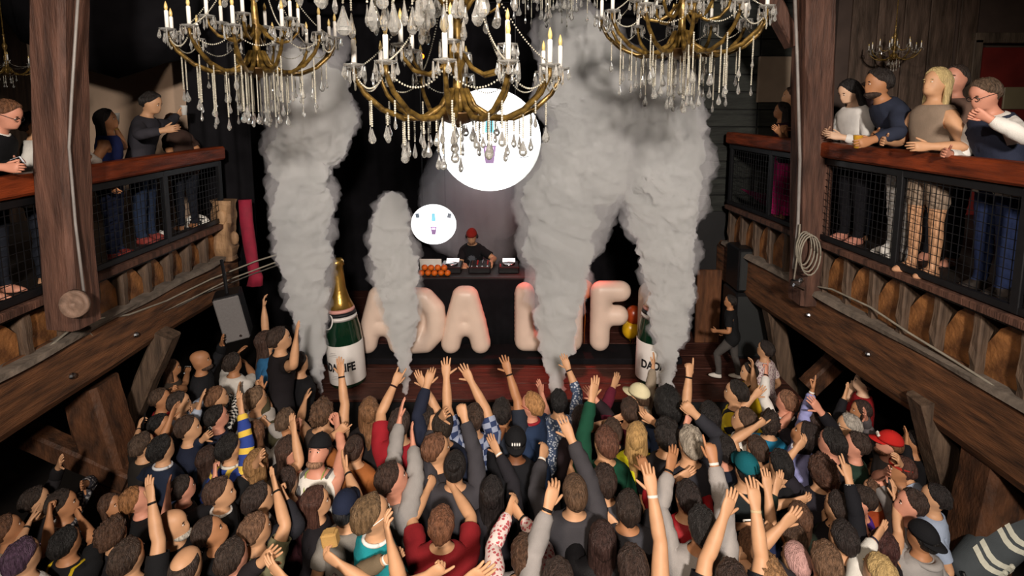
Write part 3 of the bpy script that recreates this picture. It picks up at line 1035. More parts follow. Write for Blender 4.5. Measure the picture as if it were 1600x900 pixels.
def weights(co):
    x, y, z = co[:, 0], co[:, 1], co[:, 2]
    ax = np.abs(x)
    W = np.zeros((len(co), len(BONES)))
    arm = ss(0.145, 0.215, ax) * ss(1.2, 1.31, z) * (z < 1.52)
    arm = np.where(ax > 0.23, 1.0, arm)
    leg = (1 - ss(0.79, 0.92, z)) * (1 - arm)
    rest = 1 - arm - leg
    hd = ss(1.535, 1.57, z) * (ax < 0.15)
    nk = ss(1.46, 1.505, z) * (1 - hd) * (ax < 0.15)
    ch = ss(1.12, 1.30, z) * (1 - hd - nk)
    sp = ss(0.93, 1.10, z) * (1 - ss(1.12, 1.30, z)) * (1 - hd - nk)
    pv = np.clip(1 - hd - nk - ch - sp, 0, 1)
    cl = ss(0.05, 0.17, ax) * ss(1.30, 1.43, z) * 0.75
    for b, v in (('pelvis', pv), ('spine', sp), ('neck', nk), ('head', hd)):
        W[:, BI[b]] = v * rest
    W[:, BI['chest']] = ch * rest * (1 - cl)
    for s, sg in (('R', 1), ('L', -1)):
        on = (x * sg > 0).astype(float)
        W[:, BI['clav' + s]] += ch * rest * cl * on
        a = arm * on
        f = ss(ELX - 0.035, ELX + 0.03, ax)
        f1 = ss(0.49, 0.57, ax)
        f2 = ss(0.58, 0.66, ax)
        h = ss(0.685, 0.72, ax)
        W[:, BI['upper' + s]] = a * (1 - f)
        W[:, BI['fore0' + s]] = a * f * (1 - f1)
        W[:, BI['fore1' + s]] = a * f1 * (1 - f2)
        W[:, BI['fore2' + s]] = a * f2 * (1 - h)
        hand = a * h
        th = ss(0.040, 0.050, y) * (ax > 0.725) * (ax < 0.82) * hand
        th = np.where((y > 0.047) & (ax > 0.725), hand, th)
        hand = hand - th
        W[:, BI['thumb' + s]] = th
        for (nm, fy, fx, L) in FING:
            m_ = (np.abs(y - fy) < 0.0102) if nm not in ('little', 'index') else ((y < -0.0195) if nm == 'little' else ((y > 0.0195) & (y < 0.048)))
            r_ = ss(fx - 0.012, fx + 0.006, ax) * m_
            t = ss(fx + L * 0.40, fx + L * 0.56, ax)
            W[:, BI[nm[0] + '1' + s]] = hand * r_ * (1 - t)
            W[:, BI[nm[0] + '2' + s]] = hand * r_ * t
            hand = hand * (1 - r_)
        W[:, BI['hand' + s]] = hand
        l_ = leg * np.where(np.abs(x) < 0.015, 0.5, on)
        sh = 1 - ss(0.42, 0.52, z)
        ft = 1 - ss(0.06, 0.11, z)
        W[:, BI['thigh' + s]] = l_ * (1 - sh)
        W[:, BI['shin' + s]] = l_ * sh * (1 - ft)
        W[:, BI['foot' + s]] = l_ * ft
    W /= np.maximum(W.sum(1, keepdims=True), 1e-6)
    return W


T_W = weights(T_CO)


def vnormals(co, F_):
    n = np.zeros_like(co)
    a, b, c, d = (co[F_[:, i]] for i in range(4))
    fn = np.cross(c - a, d - b)
    for i in range(4):
        np.add.at(n, F_[:, i], fn)
    return n / np.maximum(np.linalg.norm(n, axis=1, keepdims=True), 1e-9)


T_N = vnormals(T_CO, T_F)
T_FC = T_CO[T_F].mean(1)


def RX(a):
    c, s = math.cos(a), math.sin(a)
    return np.array([[1, 0, 0], [0, c, -s], [0, s, c]])


def RY(a):
    c, s = math.cos(a), math.sin(a)
    return np.array([[c, 0, s], [0, 1, 0], [-s, 0, c]])


def RZ(a):
    c, s = math.cos(a), math.sin(a)
    return np.array([[c, -s, 0], [s, c, 0], [0, 0, 1]])


def rotmin(u, v):
    u = u / np.linalg.norm(u)
    v = v / np.linalg.norm(v)
    c = float(u.dot(v))
    if c < -0.9999:
        return RY(math.pi)
    k = np.cross(u, v)
    K = np.array([[0, -k[2], k[1]], [k[2], 0, -k[0]], [-k[1], k[0], 0]])
    return np.eye(3) + K + K @ K / (1 + c)


def rotax(k, a):
    k = k / np.linalg.norm(k)
    K = np.array([[0, -k[2], k[1]], [k[2], 0, -k[0]], [-k[1], k[0], 0]])
    return np.eye(3) + math.sin(a) * K + (1 - math.cos(a)) * K @ K


# finger curls: (index, middle, ring, little, thumb) as (knuckle, middle joint); spread in degrees
HANDS = {
    'open': ((.12, .18), (.1, .18), (.12, .2), (.15, .22), .1, 7),
    'spread': ((.0, .08), (.0, .08), (.02, .1), (.05, .1), -.15, 13),
    'relax': ((.35, .5), (.4, .6), (.45, .65), (.5, .7), .35, 3),
    'fist': ((1.45, 1.75), (1.5, 1.8), (1.5, 1.8), (1.5, 1.8), .85, 0),
    'point': ((.05, .08), (1.45, 1.8), (1.5, 1.8), (1.5, 1.8), .8, 0),
    'horns': ((.05, .08), (1.45, 1.8), (1.5, 1.8), (.05, .1), .6, 6),
    'two': ((.03, .08), (.03, .08), (1.5, 1.8), (1.5, 1.8), .8, 8),
    'grip': ((.75, 1.0), (.8, 1.0), (.85, 1.0), (.9, 1.05), .5, 2),
    'clasp': ((.8, .7), (.8, .7), (.8, .7), (.8, .7), .5, 0),
}


class Pose:
    """local pose: x right, y forward, z up; returns a rotation and an anchor pair for every bone"""

    def __init__(s, lean=0.0, twist=0.0, hyaw=0.0, hpitch=0.0, hroll=0.0, side=0.0):
        s.Rm = {}
        s.P = {}
        s.J = {}
        s.set('pelvis', np.eye(3), (0, 0, 0.93), (0, 0, 0.93))
        Rs = RZ(twist * .5) @ RY(side * 0.5) @ RX(-lean * 0.55)
        s.set('spine', Rs, (0, -0.02, 0.97), (0, -0.02, 0.97))
        Rc = RZ(twist) @ RY(side) @ RX(-lean)
        s.set('chest', Rc, (0, -0.02, 1.20), s.map('spine', (0, -0.02, 1.20)))
        Rh = RZ(twist + hyaw) @ RX(hpitch - lean * 0.25) @ RY(hroll)
        Rn = RZ(twist + hyaw * .5) @ RX(hpitch * .5 - lean * 0.6)
        s.set('neck', Rn, (0, -0.012, 1.475), s.map('chest', (0, -0.012, 1.475)))
        s.set('head', Rh, (0, -0.005, 1.545), s.map('neck', (0, -0.005, 1.545)))
        s.Rc = Rc
        for sd in ('R', 'L'):
            s.leg(sd, 0, 0)
            s.arm_fk(sd)

    def set(s, b, Rm, J, P):
        s.Rm[b], s.J[b], s.P[b] = Rm, np.array(J, float), np.array(P, float)

    def map(s, b, p):
        return s.Rm[b] @ (np.array(p, float) - s.J[b]) + s.P[b]

    def leg(s, sd, thigh, knee, out=0.0):
        g = 1 if sd == 'R' else -1
        h = (g * 0.092, 0, 0.88)
        Rt = RY(-g * out) @ RX(thigh)
        s.set('thigh' + sd, Rt, h, s.map('pelvis', h))
        k = (g * 0.095, 0.004, 0.47)
        Rk = RY(-g * out) @ RX(thigh - knee)
        s.set('shin' + sd, Rk, k, s.map('thigh' + sd, k))
        a = (g * 0.097, -0.01, 0.09)
        s.set('foot' + sd, RY(0.0), a, s.map('shin' + sd, a))

    def shoulder(s, sd, raise_=0.0, fwd=0.0):
        g = 1 if sd == 'R' else -1
        c = (g * 0.03, 0.0, 1.40)
        Rcl = s.Rc @ RZ(g * fwd) @ RY(-g * raise_)
        s.set('clav' + sd, Rcl, c, s.map('chest', c))
        return s.map('clav' + sd, SHJ * np.array([g, 1, 1]))

    def arm_fk(s, sd):
        s.arm(sd, np.array([(1 if sd == 'R' else -1) * 0.27, 0.06, 0.86]), 'relax', np.array([-(1 if sd == 'R' else -1), 0.1, 0]), pole=np.array([0, -1, 0.0]))

    def arm(s, sd, hand_target, hand='open', palm=None, pole=None, along=None):
        g = 1 if sd == 'R' else -1
        ht = np.array(hand_target, float)
        sh0 = s.map('chest', SHJ * np.array([g, 1, 1]))
        el = (ht - sh0)
        elev = el[2] / max(1e-6, np.linalg.norm(el))
        S = s.shoulder(sd, 0.42 * max(0, elev) ** 1.2 - 0.12 * max(0, -elev), 0.25 * max(0, el[1]))
        v = ht - S
        dv = v / max(1e-6, np.linalg.norm(v))
        wt = ht - dv * 0.075
        v = wt - S
        d = np.linalg.norm(v)
        L1, L2 = ELX - SHJ[0], WRX - ELX
        dm = np.clip(d, 0.14, L1 + L2 - 0.004)
        dv = v / max(1e-6, d)
        wt = S + dv * dm
        if pole is None:
            pole = np.array([g * 1.0, 0.1, -0.45]) if elev > -0.2 else np.array([g * 0.5, -0.8, -0.3])
        pole = pole - dv * pole.dot(dv)
        pole /= max(1e-6, np.linalg.norm(pole))
        ca = (L1 * L1 + dm * dm - L2 * L2) / (2 * L1 * dm)
        ca = np.clip(ca, -1, 1)
        Eb = S + dv * (L1 * ca) + pole * (L1 * math.sqrt(max(0, 1 - ca * ca)))
        u1 = (Eb - S) / L1
        u2 = (wt - Eb) / L2
        bx = np.array([g, 0, 0.0])
        Rc = s.Rm['clav' + sd]
        Ru = rotmin(Rc @ bx, u1) @ Rc
        Rf = rotmin(Ru @ bx, u2) @ Ru
        Xd = u2 if along is None else along / np.linalg.norm(along)
        if palm is None:
            palm = np.array([0, 1.0, 0.1]) if elev > 0.1 else np.array([-g, 0, -0.2])
        Zd = -(palm - Xd * palm.dot(Xd))
        if np.linalg.norm(Zd) < 1e-3:
            Zd = Rf @ np.array([0, 0, 1.0])
        Zd /= np.linalg.norm(Zd)
        ex = g * Xd
        ey = np.cross(Zd, ex)
        Rh = np.stack([ex, ey, Zd], axis=1)
        Zf = Rf @ np.array([0, 0, 1.0])
        Zt = Zd - u2 * Zd.dot(u2)
        Zt /= max(1e-6, np.linalg.norm(Zt))
        tw = math.atan2(np.cross(Zf, Zt).dot(u2), Zf.dot(Zt))
        # share the twist along upper arm and forearm
        Ru2 = rotax(u1, tw * 0.25) @ Ru
        s.set('upper' + sd, Ru2, SHJ * np.array([g, 1, 1]), S)
        e = (g * ELX, 0, AZ)
        s.set('fore0' + sd, rotax(u2, tw * 0.4) @ Rf, e, Eb)
        s.set('fore1' + sd, rotax(u2, tw * 0.7) @ Rf, e, Eb)
        s.set('fore2' + sd, rotax(u2, tw) @ Rf, e, Eb)
        wj = (g * WRX, 0, AZ)
        s.set('hand' + sd, Rh, wj, wt)
        hp = HANDS[hand]
        spread = (1, 0.33, -0.33, -1)
        for i, (nm, fy, fx, L) in enumerate(FING):
            j1 = (g * fx, fy, AZ)
            k1, k2 = hp[i]
            Rk = Rh @ RZ(g * R(hp[5]) * spread[i]) @ RY(g * k1)
            s.set(nm[0] + '1' + sd, Rk, j1, s.map('hand' + sd, j1))
            j2 = (g * (fx + L * 0.48), fy, AZ)
            s.set(nm[0] + '2' + sd, Rk @ RY(g * k2), j2, s.map(nm[0] + '1' + sd, j2))
        jt = (g * 0.735, 0.038, AZ - 0.005)
        s.set('thumb' + sd, Rh @ RZ(-g * hp[4]) @ RY(g * max(0, hp[4]) * 0.6), jt, s.map('hand' + sd, jt))

    def skin(s, co, W):
        out = np.zeros_like(co)
        for b, i in BI.items():
            wc = W[:, i]
            idx = np.nonzero(wc > 1e-5)[0]
            if len(idx) == 0:
                continue
            out[idx] += wc[idx, None] * ((co[idx] - s.J[b]) @ s.Rm[b].T + s.P[b])
        return out


def fast_mesh(name, co, faces, mats, mi=None, rest=None):
    me = bpy.data.meshes.new(name)
    n = len(co)
    me.vertices.add(n)
    me.vertices.foreach_set('co', np.asarray(co, dtype=np.float32).ravel())
    if isinstance(faces, np.ndarray):
        lt = np.full(len(faces), faces.shape[1], dtype=np.int32)
        fl = faces.astype(np.int32).ravel()
    else:
        lt = np.array([len(f) for f in faces], dtype=np.int32)
        fl = np.array([i for f in faces for i in f], dtype=np.int32)
    me.loops.add(len(fl))
    me.loops.foreach_set('vertex_index', fl)
    me.polygons.add(len(lt))
    st = np.zeros(len(lt), dtype=np.int32)
    st[1:] = np.cumsum(lt)[:-1]
    me.polygons.foreach_set('loop_start', st)
    for m_ in mats:
        me.materials.append(m_)
    if mi is not None:
        me.polygons.foreach_set('material_index', np.asarray(mi, dtype=np.int32))
    me.update(calc_edges=True)
    me.polygons.foreach_set('use_smooth', np.ones(len(lt), dtype=bool))
    if rest is not None:
        at_ = me.attributes.new('rest', 'FLOAT_VECTOR', 'POINT')
        at_.data.foreach_set('vector', np.asarray(rest, dtype=np.float32).ravel())
    return me


# ---- fabric and skin materials
SKIN = {'light': '#bd8f6c', 'pale': '#cda78b', 'tan': '#a57350', 'brown': '#74492f', 'dark': '#4d3224', 'pink': '#c48871'}


def hair_mat(c):
    h = lin(c)[:3]
    k_ = 1 + 1.3 * max(0, 1 - 1.6 * max(h))
    hi = tuple(min(1, x * k_ + 0.010) for x in h)
    lo = tuple(x * 0.55 for x in h)
    m = mat('hair_' + c.strip('#'), h, 0.5, 0, 0.4, 26, 0.9, 60, (2.6, 2.6, 0.35), 0.35)
    cr = [n for n in m.node_tree.nodes if n.type == 'VALTORGB'][0]
    cr.color_ramp.elements[0].color = lo + (1,)
    cr.color_ramp.elements[1].color = hi + (1,)
    return m


def skin_mats(tone, haircol):
    s_ = mat('skin_' + tone, SKIN[tone], 0.55, 0, 0.10, 14, spec=0.35)
    e_ = mat('eye_white', '#cfc6bd', 0.3, 0, 0.03, 5)
    b_ = hair_mat(haircol)
    l_ = mat('lips_' + tone, tuple(a * b for a, b in zip(lin(SKIN[tone])[:3], (0.75, 0.45, 0.45))), 0.45, 0, 0.05, 5)
    return [s_, e_, b_, l_]


def fabric(color, pattern=None, c2='#e8e8e8', rough=0.85, var=0.14):
    key = 'fabric_%s_%s_%s' % (color.strip('#'), pattern or 'plain', c2.strip('#'))
    if key in MC:
        return MC[key]
    m = mat(key, color, rough, 0, var, 9, 0.35, 240, spec=0.2)
    if not pattern:
        return m
    nt = m.node_tree
    b = nt.nodes['Principled BSDF']
    at_ = nt.nodes.new('ShaderNodeAttribute')
    at_.attribute_name = 'rest'
    mixn = nt.nodes.new('ShaderNodeMixRGB')
    mixn.inputs[1].default_value = lin(color)
    mixn.inputs[2].default_value = lin(c2)
    v = at_.outputs['Vector']
    if pattern in ('check', 'plaid'):
        t = nt.nodes.new('ShaderNodeTexChecker')
        t.inputs['Scale'].default_value = 38.0 if pattern == 'check' else 22.0
        t.inputs['Color1'].default_value = (1, 1, 1, 1)
        t.inputs['Color2'].default_value = (0, 0, 0, 1)
        mp = nt.nodes.new('ShaderNodeMapping')
        mp.inputs['Location'].default_value = (0.003, 0.5, 0.003)
        mp.inputs['Scale'].default_value = (1, 0.001, 1)
        nt.links.new(v, mp.inputs[0])
        nt.links.new(mp.outputs[0], t.inputs['Vector'])
        nt.links.new(t.outputs['Fac'], mixn.inputs[0])
    elif pattern == 'camo':
        t = nt.nodes.new('ShaderNodeTexVoronoi')
        t.inputs['Scale'].default_value = 45.0
        nt.links.new(v, t.inputs['Vector'])
        gt = nt.nodes.new('ShaderNodeMath')
        gt.operation = 'GREATER_THAN'
        gt.inputs[1].default_value = 0.42
        nt.links.new(t.outputs['Distance'], gt.inputs[0])
        nt.links.new(gt.outputs[0], mixn.inputs[0])
    elif pattern in ('vstripe', 'hstripe', 'jersey'):
        t = nt.nodes.new('ShaderNodeTexWave')
        t.bands_direction = 'X' if pattern in ('vstripe', 'jersey') else 'Z'
        t.inputs['Scale'].default_value = {'vstripe': 12.0, 'jersey': 2.2, 'hstripe': 9.0}[pattern]
        nt.links.new(v, t.inputs['Vector'])
        gt = nt.nodes.new('ShaderNodeMath')
        gt.operation = 'GREATER_THAN'
        gt.inputs[1].default_value = 0.72
        nt.links.new(t.outputs['Fac'], gt.inputs[0])
        nt.links.new(gt.outputs[0], mixn.inputs[0])
    elif pattern in ('badge', 'badge_front', 'yoke'):
        sx = nt.nodes.new('ShaderNodeSeparateXYZ')
        nt.links.new(v, sx.inputs[0])
        vm = nt.nodes.new('ShaderNodeVectorMath')
        vm.operation = 'DISTANCE'
        vm.inputs[1].default_value = (0.0, 0.12 if pattern == 'badge_front' else -0.12, 1.27)
        nt.links.new(v, vm.inputs[0])
        nz = nt.nodes.new('ShaderNodeTexNoise')
        nz.inputs['Scale'].default_value = 60
        nt.links.new(v, nz.inputs['Vector'])
        ad = nt.nodes.new('ShaderNodeMath')
        ad.operation = 'MULTIPLY_ADD'
        ad.inputs[1].default_value = 0.12
        nt.links.new(nz.outputs[0], ad.inputs[0])
        nt.links.new(vm.outputs['Value'], ad.inputs[2])
        gt = nt.nodes.new('ShaderNodeMath')
        gt.operation = 'LESS_THAN'
        gt.inputs[1].default_value = 0.12
        nt.links.new(ad.outputs[0], gt.inputs[0])
        nt.links.new(gt.outputs[0], mixn.inputs[0])
    nt.links.new(mixn.outputs[0], b.inputs['Base Color'])
    return m


# ---- garments: shells lifted off the template body
def shell(mask):
    fi = np.nonzero(mask)[0]
    F_ = T_F[fi]
    used = np.unique(F_)
    remap = -np.ones(len(T_CO), dtype=int)
    remap[used] = np.arange(len(used))
    E_ = {}
    for f in F_:
        for i in range(4):
            a, b = f[i], f[(i + 1) % 4]
            k = (min(a, b), max(a, b))
            E_[k] = E_.get(k, 0) + 1
    bnd = np.zeros(len(T_CO), dtype=bool)
    for (a, b), c in E_.items():
        if c == 1:
            bnd[a] = bnd[b] = True
    return used, remap[F_], bnd[used]


_fx, _fy, _fz = np.abs(T_FC[:, 0]), T_FC[:, 1], T_FC[:, 2]
SHELLS = {
    'tank': shell((T_TAG >= 0) & (T_TAG < 8)),
    'short': shell(((_fz > 0.84) & (_fz < 1.485) & (_fx < 0.2)) | ((_fx >= 0.2) & (_fx < 0.345))),
    'three': shell(((_fz > 0.84) & (_fz < 1.485) & (_fx < 0.2)) | ((_fx >= 0.2) & (_fx < 0.56))),
    'long': shell(((_fz > 0.84) & (_fz < 1.485) & (_fx < 0.2)) | ((_fx >= 0.2) & (_fx < 0.675))),
    'sleeves': shell((_fx >= 0.155) & (_fz > 1.25) & (_fx < 0.675)),
    'trousers': shell((_fz < 0.98) & (_fz > 0.085) & (_fx < 0.3)),
    'dress': shell(((T_TAG >= 0) & (T_TAG < 8)) | ((_fz > 0.6) & (_fz < 0.9) & (_fx < 0.25))),
    'shoeR': shell((_fz < 0.082) & (T_FC[:, 0] > 0)),
    'shoeL': shell((_fz < 0.082) & (T_FC[:, 0] < 0)),
}
OFFS = {'tank': 0.011, 'short': 0.014, 'three': 0.012, 'long': 0.013, 'sleeves': 0.011, 'trousers': 0.012, 'dress': 0.012, 'shoeR': 0.008, 'shoeL': 0.008}


def garment_co(kind, seed, loose=1.0, belly=0.0):
    used, F_, bnd = SHELLS[kind]
    co = T_CO[used]
    nr = T_N[used]
    o = np.full(len(co), OFFS[kind] * loose)
    ph = seed * 1.7
    wr = (np.sin(co[:, 0] * 70 + co[:, 2] * 38 + ph) * np.sin(co[:, 2] * 55 - co[:, 1] * 60 + ph * 2) + 0.7 * np.sin(co[:, 2] * 95 + co[:, 0] * 40 + ph))
    if kind not in ('shoeR', 'shoeL'):
        o = o + 0.0035 * wr * loose
        o = o + 0.012 * loose * (1 - ss(0.86, 1.05, co[:, 2])) * (kind in ('short', 'long', 'three')) * (np.abs(co[:, 0]) < 0.25)
        o = np.where((np.abs(co[:, 0]) > 0.27) & (kind == 'short'), o + 0.008, o)
    o = np.where(bnd & ~((np.abs(co[:, 0]) > 0.27) & (kind == 'short')) & ~((co[:, 2] < 0.9) & (kind in ('short', 'long', 'three'))), 0.006, o)
    return used, F_, co, co + nr * o[:, None]
# ---- hair and headwear in the bind space of the head
HC = np.array([0, -0.004, 1.655])


def hair_shell(style, seed):
    rs = random.Random(seed)
    th = {'short': 0.13, 'buzz': 0.11, 'curly': 0.26, 'long': 0.14, 'bun': 0.10, 'pony': 0.10, 'balding': 0.08, 'afro': 0.55, 'wild': 0.36, 'capped': 0.10}.get(style, 0.15)
    nse = {'short': 0.75, 'buzz': 0.15, 'curly': 0.9, 'long': 0.45, 'bun': 0.12, 'pony': 0.12, 'balding': 0.2, 'afro': 0.3, 'wild': 0.6, 'capped': 0.1}.get(style, 0.3)
    side = {'long': 112, 'curly': 106, 'bun': 94, 'pony': 94, 'afro': 112, 'wild': 120}.get(style, 92)
    front = {'balding': 20, 'buzz': 46}.get(style, 45)
    back = {'long': 140, 'bun': 122, 'pony': 122}.get(style, 130)
    nu, nv = 44, 24
    rows = []
    for i in range(nv):
        t = R(2 + 150 * i / (nv - 1))
        row = []
        for k in range(nu):
            f = 2 * math.pi * k / nu
            sf = math.sin(f)
            if sf > 0:
                hl = side + (front - side) * sf ** 1.3
            else:
                hl = side + (back - side) * (-sf) ** 0.8
            hl = R(hl)
            if style == 'balding':
                tk = float(ss(0, 0.25, np.array(hl - t))) * float(ss(R(38), R(60), np.array(t)))
            else:
                tk = float(ss(-0.02, 0.22, np.array(hl - t)))
            n1 = noise.noise(Vector((math.cos(f) * 3 * math.sin(t) + seed, math.sin(f) * 3 * math.sin(t), t * 2)))
            n2 = noise.noise(Vector((math.cos(f) * 9 + seed, math.sin(f) * 9, t * (5 if style in ('curly', 'wild', 'afro') else 1.2))))
            n3 = noise.noise(Vector((math.cos(f) * 22 + seed, math.sin(f) * 22, t * (14 if style in ('curly', 'wild', 'afro') else 4))))
            r_ = 0.93 + (0.07 + th * max(0.55, 1 + nse * (n1 + 0.8 * n2 + 0.45 * n3))) * tk
            # tuck under past the hairline
            d = np.array([0.0815 * math.sin(t) * math.cos(f), (0.106 if math.sin(f) > 0 else 0.114) * math.sin(t) * math.sin(f), 0.115 * math.cos(t)])
            row.append(HC + d * r_)
        rows.append(row)
    mb = MB()
    mb.quadgrid(rows[::-1], True, True, True)
    if style in ('long', 'pony'):
        ln = 0.36 if style == 'long' else 0.28
        rows = []
        m_ = 16
        for i in range(12):
            s_ = i / 11
            z = 1.71 - s_ * (ln + 0.10)
            wdt = (1 - 0.25 * s_) if style == 'long' else 0.42 * (1 - 0.5 * abs(s_ - 0.4))
            rx = (0.092 + 0.025 * math.sin(s_ * 2.4)) * wdt
            ry = 0.105 + 0.028 * float(ss(0.35, 0.8, np.array(s_)))
            cy = -0.012 - 0.01 * s_
            outer, inner = [], []
            for k in range(m_):
                f = R(180 - 12 + (204) * k / (m_ - 1)) if style == 'long' else R(235 + 70 * k / (m_ - 1))
                n1 = 0.10 * noise.noise(Vector((k * 0.9 + seed, s_ * 3, 0.5)))
                zz = z - (0.05 * noise.noise(Vector((k * 1.1, seed, 3))) if i == 11 else 0)
                outer.append((rx * math.cos(f) * (1 + n1), cy + ry * math.sin(f) * (1 + n1), zz))
                inner.append((rx * math.cos(f) * 0.72, cy + ry * math.sin(f) * (0.80 if s_ > 0.4 else 0.7), zz))
            rows.append(outer + inner[::-1])
        mb.quadgrid(rows[::-1], True, True, True)
    if style == 'bun':
        rows = []
        mb.ball((0, -0.09, 1.735), (0.05, 0.045, 0.045), 12, 8)
    return np.array([tuple(v) for v in mb.v]), mb.f


HAIRC = {}


def hair_get(style, seed):
    k = (style, seed % 4)
    if k not in HAIRC:
        HAIRC[k] = hair_shell(style, seed % 4 + 1)
    return HAIRC[k]


def cap_parts(back=False):
    mb = MB()
    rows = []
    for i in range(9):
        t = R(3 + 84 * i / 8)
        rows.append([tuple(HC + np.array([0.094 * math.sin(t) * math.cos(f), 0.119 * math.sin(t) * math.sin(f), 0.118 * math.cos(t) + 0.022])) for f in [2 * math.pi * k / 24 for k in range(24)]])
    rows.append([(x * 0.93, (y + 0.004) * 0.93 - 0.004, z + 0.004) for x, y, z in rows[-1]])
    mb.quadgrid(rows[::-1], True, False, True)
    mb.ball((0, -0.004, 1.797), (0.009, 0.009, 0.005), 8, 4)
    br = MB()
    sg = -1 if back else 1
    top, bot = [], []
    for k in range(13):
        f = R(20 + 140 * k / 12)
        top.append((0.086 * math.cos(f), sg * 0.108 * math.sin(f) - 0.004, 1.685))
    for k in range(13):
        f = R(20 + 140 * k / 12)
        bot.append((0.088 * math.cos(f), sg * (0.108 * math.sin(f) + 0.075 * math.sin(f) ** 0.6), 1.678 - 0.012 * abs(math.cos(f))))
    br.quadgrid([top, bot, [(a, b, c - 0.005) for a, b, c in bot], [(a, b, c - 0.005) for a, b, c in top], top], False)
    return (np.array([tuple(v) for v in mb.v]), mb.f), (np.array([tuple(v) for v in br.v]), br.f)


CAPS = {False: cap_parts(False), True: cap_parts(True)}


def mb_arr(fn):
    mb = MB()
    fn(mb)
    return np.array([tuple(v) for v in mb.v]), mb.f


def _glasses(m):
    for s in (1, -1):
        c = Vector((s * 0.034, 0.104, 1.650))
        m.tube([c + Vector((0.026 * math.cos(t * math.pi / 6), -0.006 * abs(math.cos(t * math.pi / 6)), 0.018 * math.sin(t * math.pi / 6))) for t in range(13)], 0.0028, 5)
        m.tube([(s * 0.06, 0.096, 1.652), (s * 0.083, 0.04, 1.656), (s * 0.088, -0.02, 1.652)], 0.0026, 5)
    m.tube([(-0.009, 0.107, 1.654), (0.009, 0.107, 1.654)], 0.0026, 5)


def _lenses(m):
    for s in (1, -1):
        m.ball((s * 0.034, 0.103, 1.650), (0.025, 0.004, 0.017), 10, 5)


GLASSES = mb_arr(_glasses)
LENSES = mb_arr(_lenses)
PHONES_ = mb_arr(lambda m: (m.tube([(0.094 * math.cos(t), -0.01, 1.655 + 0.135 * math.sin(t)) for t in [math.pi * k / 12 for k in range(13)]], 0.008, 6), m.ball((0.095, -0.008, 1.64), (0.02, 0.035, 0.04)), m.ball((-0.095, -0.008, 1.64), (0.02, 0.035, 0.04))))
BEARD = mb_arr(lambda m: m.ball((0, 0.046, 1.556), (0.068, 0.077, 0.038), 14, 8))
HOOD = mb_arr(lambda m: m.tube([(0.088 * math.cos(t), -0.03 + 0.085 * math.sin(t) - 0.02 * (math.sin(t) < 0), 1.478 - 0.02 * max(0, math.sin(t))) for t in [2 * math.pi * k / 20 + math.pi / 2 for k in range(21)]], [0.017 + 0.018 * max(0, -math.sin(2 * math.pi * k / 20 + math.pi / 2)) for k in range(21)], 8))
COLLAR = mb_arr(lambda m: m.tube([(0.072 * math.cos(t), -0.012 + 0.074 * math.sin(t), 1.49 - 0.012 * math.sin(t)) for t in [2 * math.pi * k / 20 for k in range(21)]], 0.011, 6, flat=1.4))
STRAPS = mb_arr(lambda m: [m.tube([(s * 0.10, -0.135, 1.20), (s * 0.105, -0.13, 1.38), (s * 0.11, -0.07, 1.475), (s * 0.11, 0.03, 1.475), (s * 0.105, 0.125, 1.36), (s * 0.10, 0.145, 1.2), (s * 0.12, 0.14, 1.08)], 0.018, 6, flat=0.5) for s in (1, -1)])
LANYARD = mb_arr(lambda m: m.tube([(0.06, -0.06, 1.50), (0.075, 0.04, 1.49), (0.055, 0.125, 1.38), (0.0, 0.15, 1.18), (-0.055, 0.125, 1.38), (-0.075, 0.04, 1.49), (-0.06, -0.06, 1.50)], 0.006, 5))
SKIRT = mb_arr(lambda m: m.quadgrid([[((0.165 + 0.06 * s_) * math.cos(a) * (1 + 0.06 * s_ * math.sin(7 * a)), (0.125 + 0.07 * s_) * math.sin(a) * (1 + 0.06 * s_ * math.sin(7 * a)) - 0.01, 1.02 - s_ * 0.94) for a in [2 * math.pi * k / 36 for k in range(36)]] for s_ in (0, .1, .25, .45, .7, 1)]))
GROUPNAME = {}
SPEC = []


def C(hx, hy, label, top='#17171a', sl='short', hair=('short', '#241a14'), L=None, Rr=None, yaw=0, lean=4, hy_=0, hp=6, hr=0, skin='light', sex='m', ex=(), sc=None, floor=0.0, Y=None, pat=None, c2='#e8e8e8', pants='#1e212a', loose=1.0, legs=None, group='people in the crowd', twist=0, name='person', side=0, palmL=None, palmR=None, shoes=None, poleL=None, poleR=None, alongL=None, alongR=None, fixed=False):
    SPEC.append(dict(locals()))


def head_only(s):
    p = Pose(R(s['lean']), R(s['twist']), R(s['hy_']), R(s['hp']), R(s['hr']), R(s['side']))
    return p


def locate(s):
    p = s['pose']
    hc = p.map('head', (0, 0.0, 1.66))
    Rz = RZ(R(s['yaw']))
    if s['Y'] is not None:
        H = np.array(atY(s['hx'], s['hy'], s['Y']))
        s['sc'] = (H[2] - s['floor']) / hc[2]
        b = H - Rz @ (hc * s['sc'])
    else:
        zh = s['floor'] + s['sc'] * hc[2]
        H = np.array(atZ(s['hx'], s['hy'], zh))
        b = H - Rz @ (hc * s['sc'])
    b[2] = s['floor']
    s['base'] = b


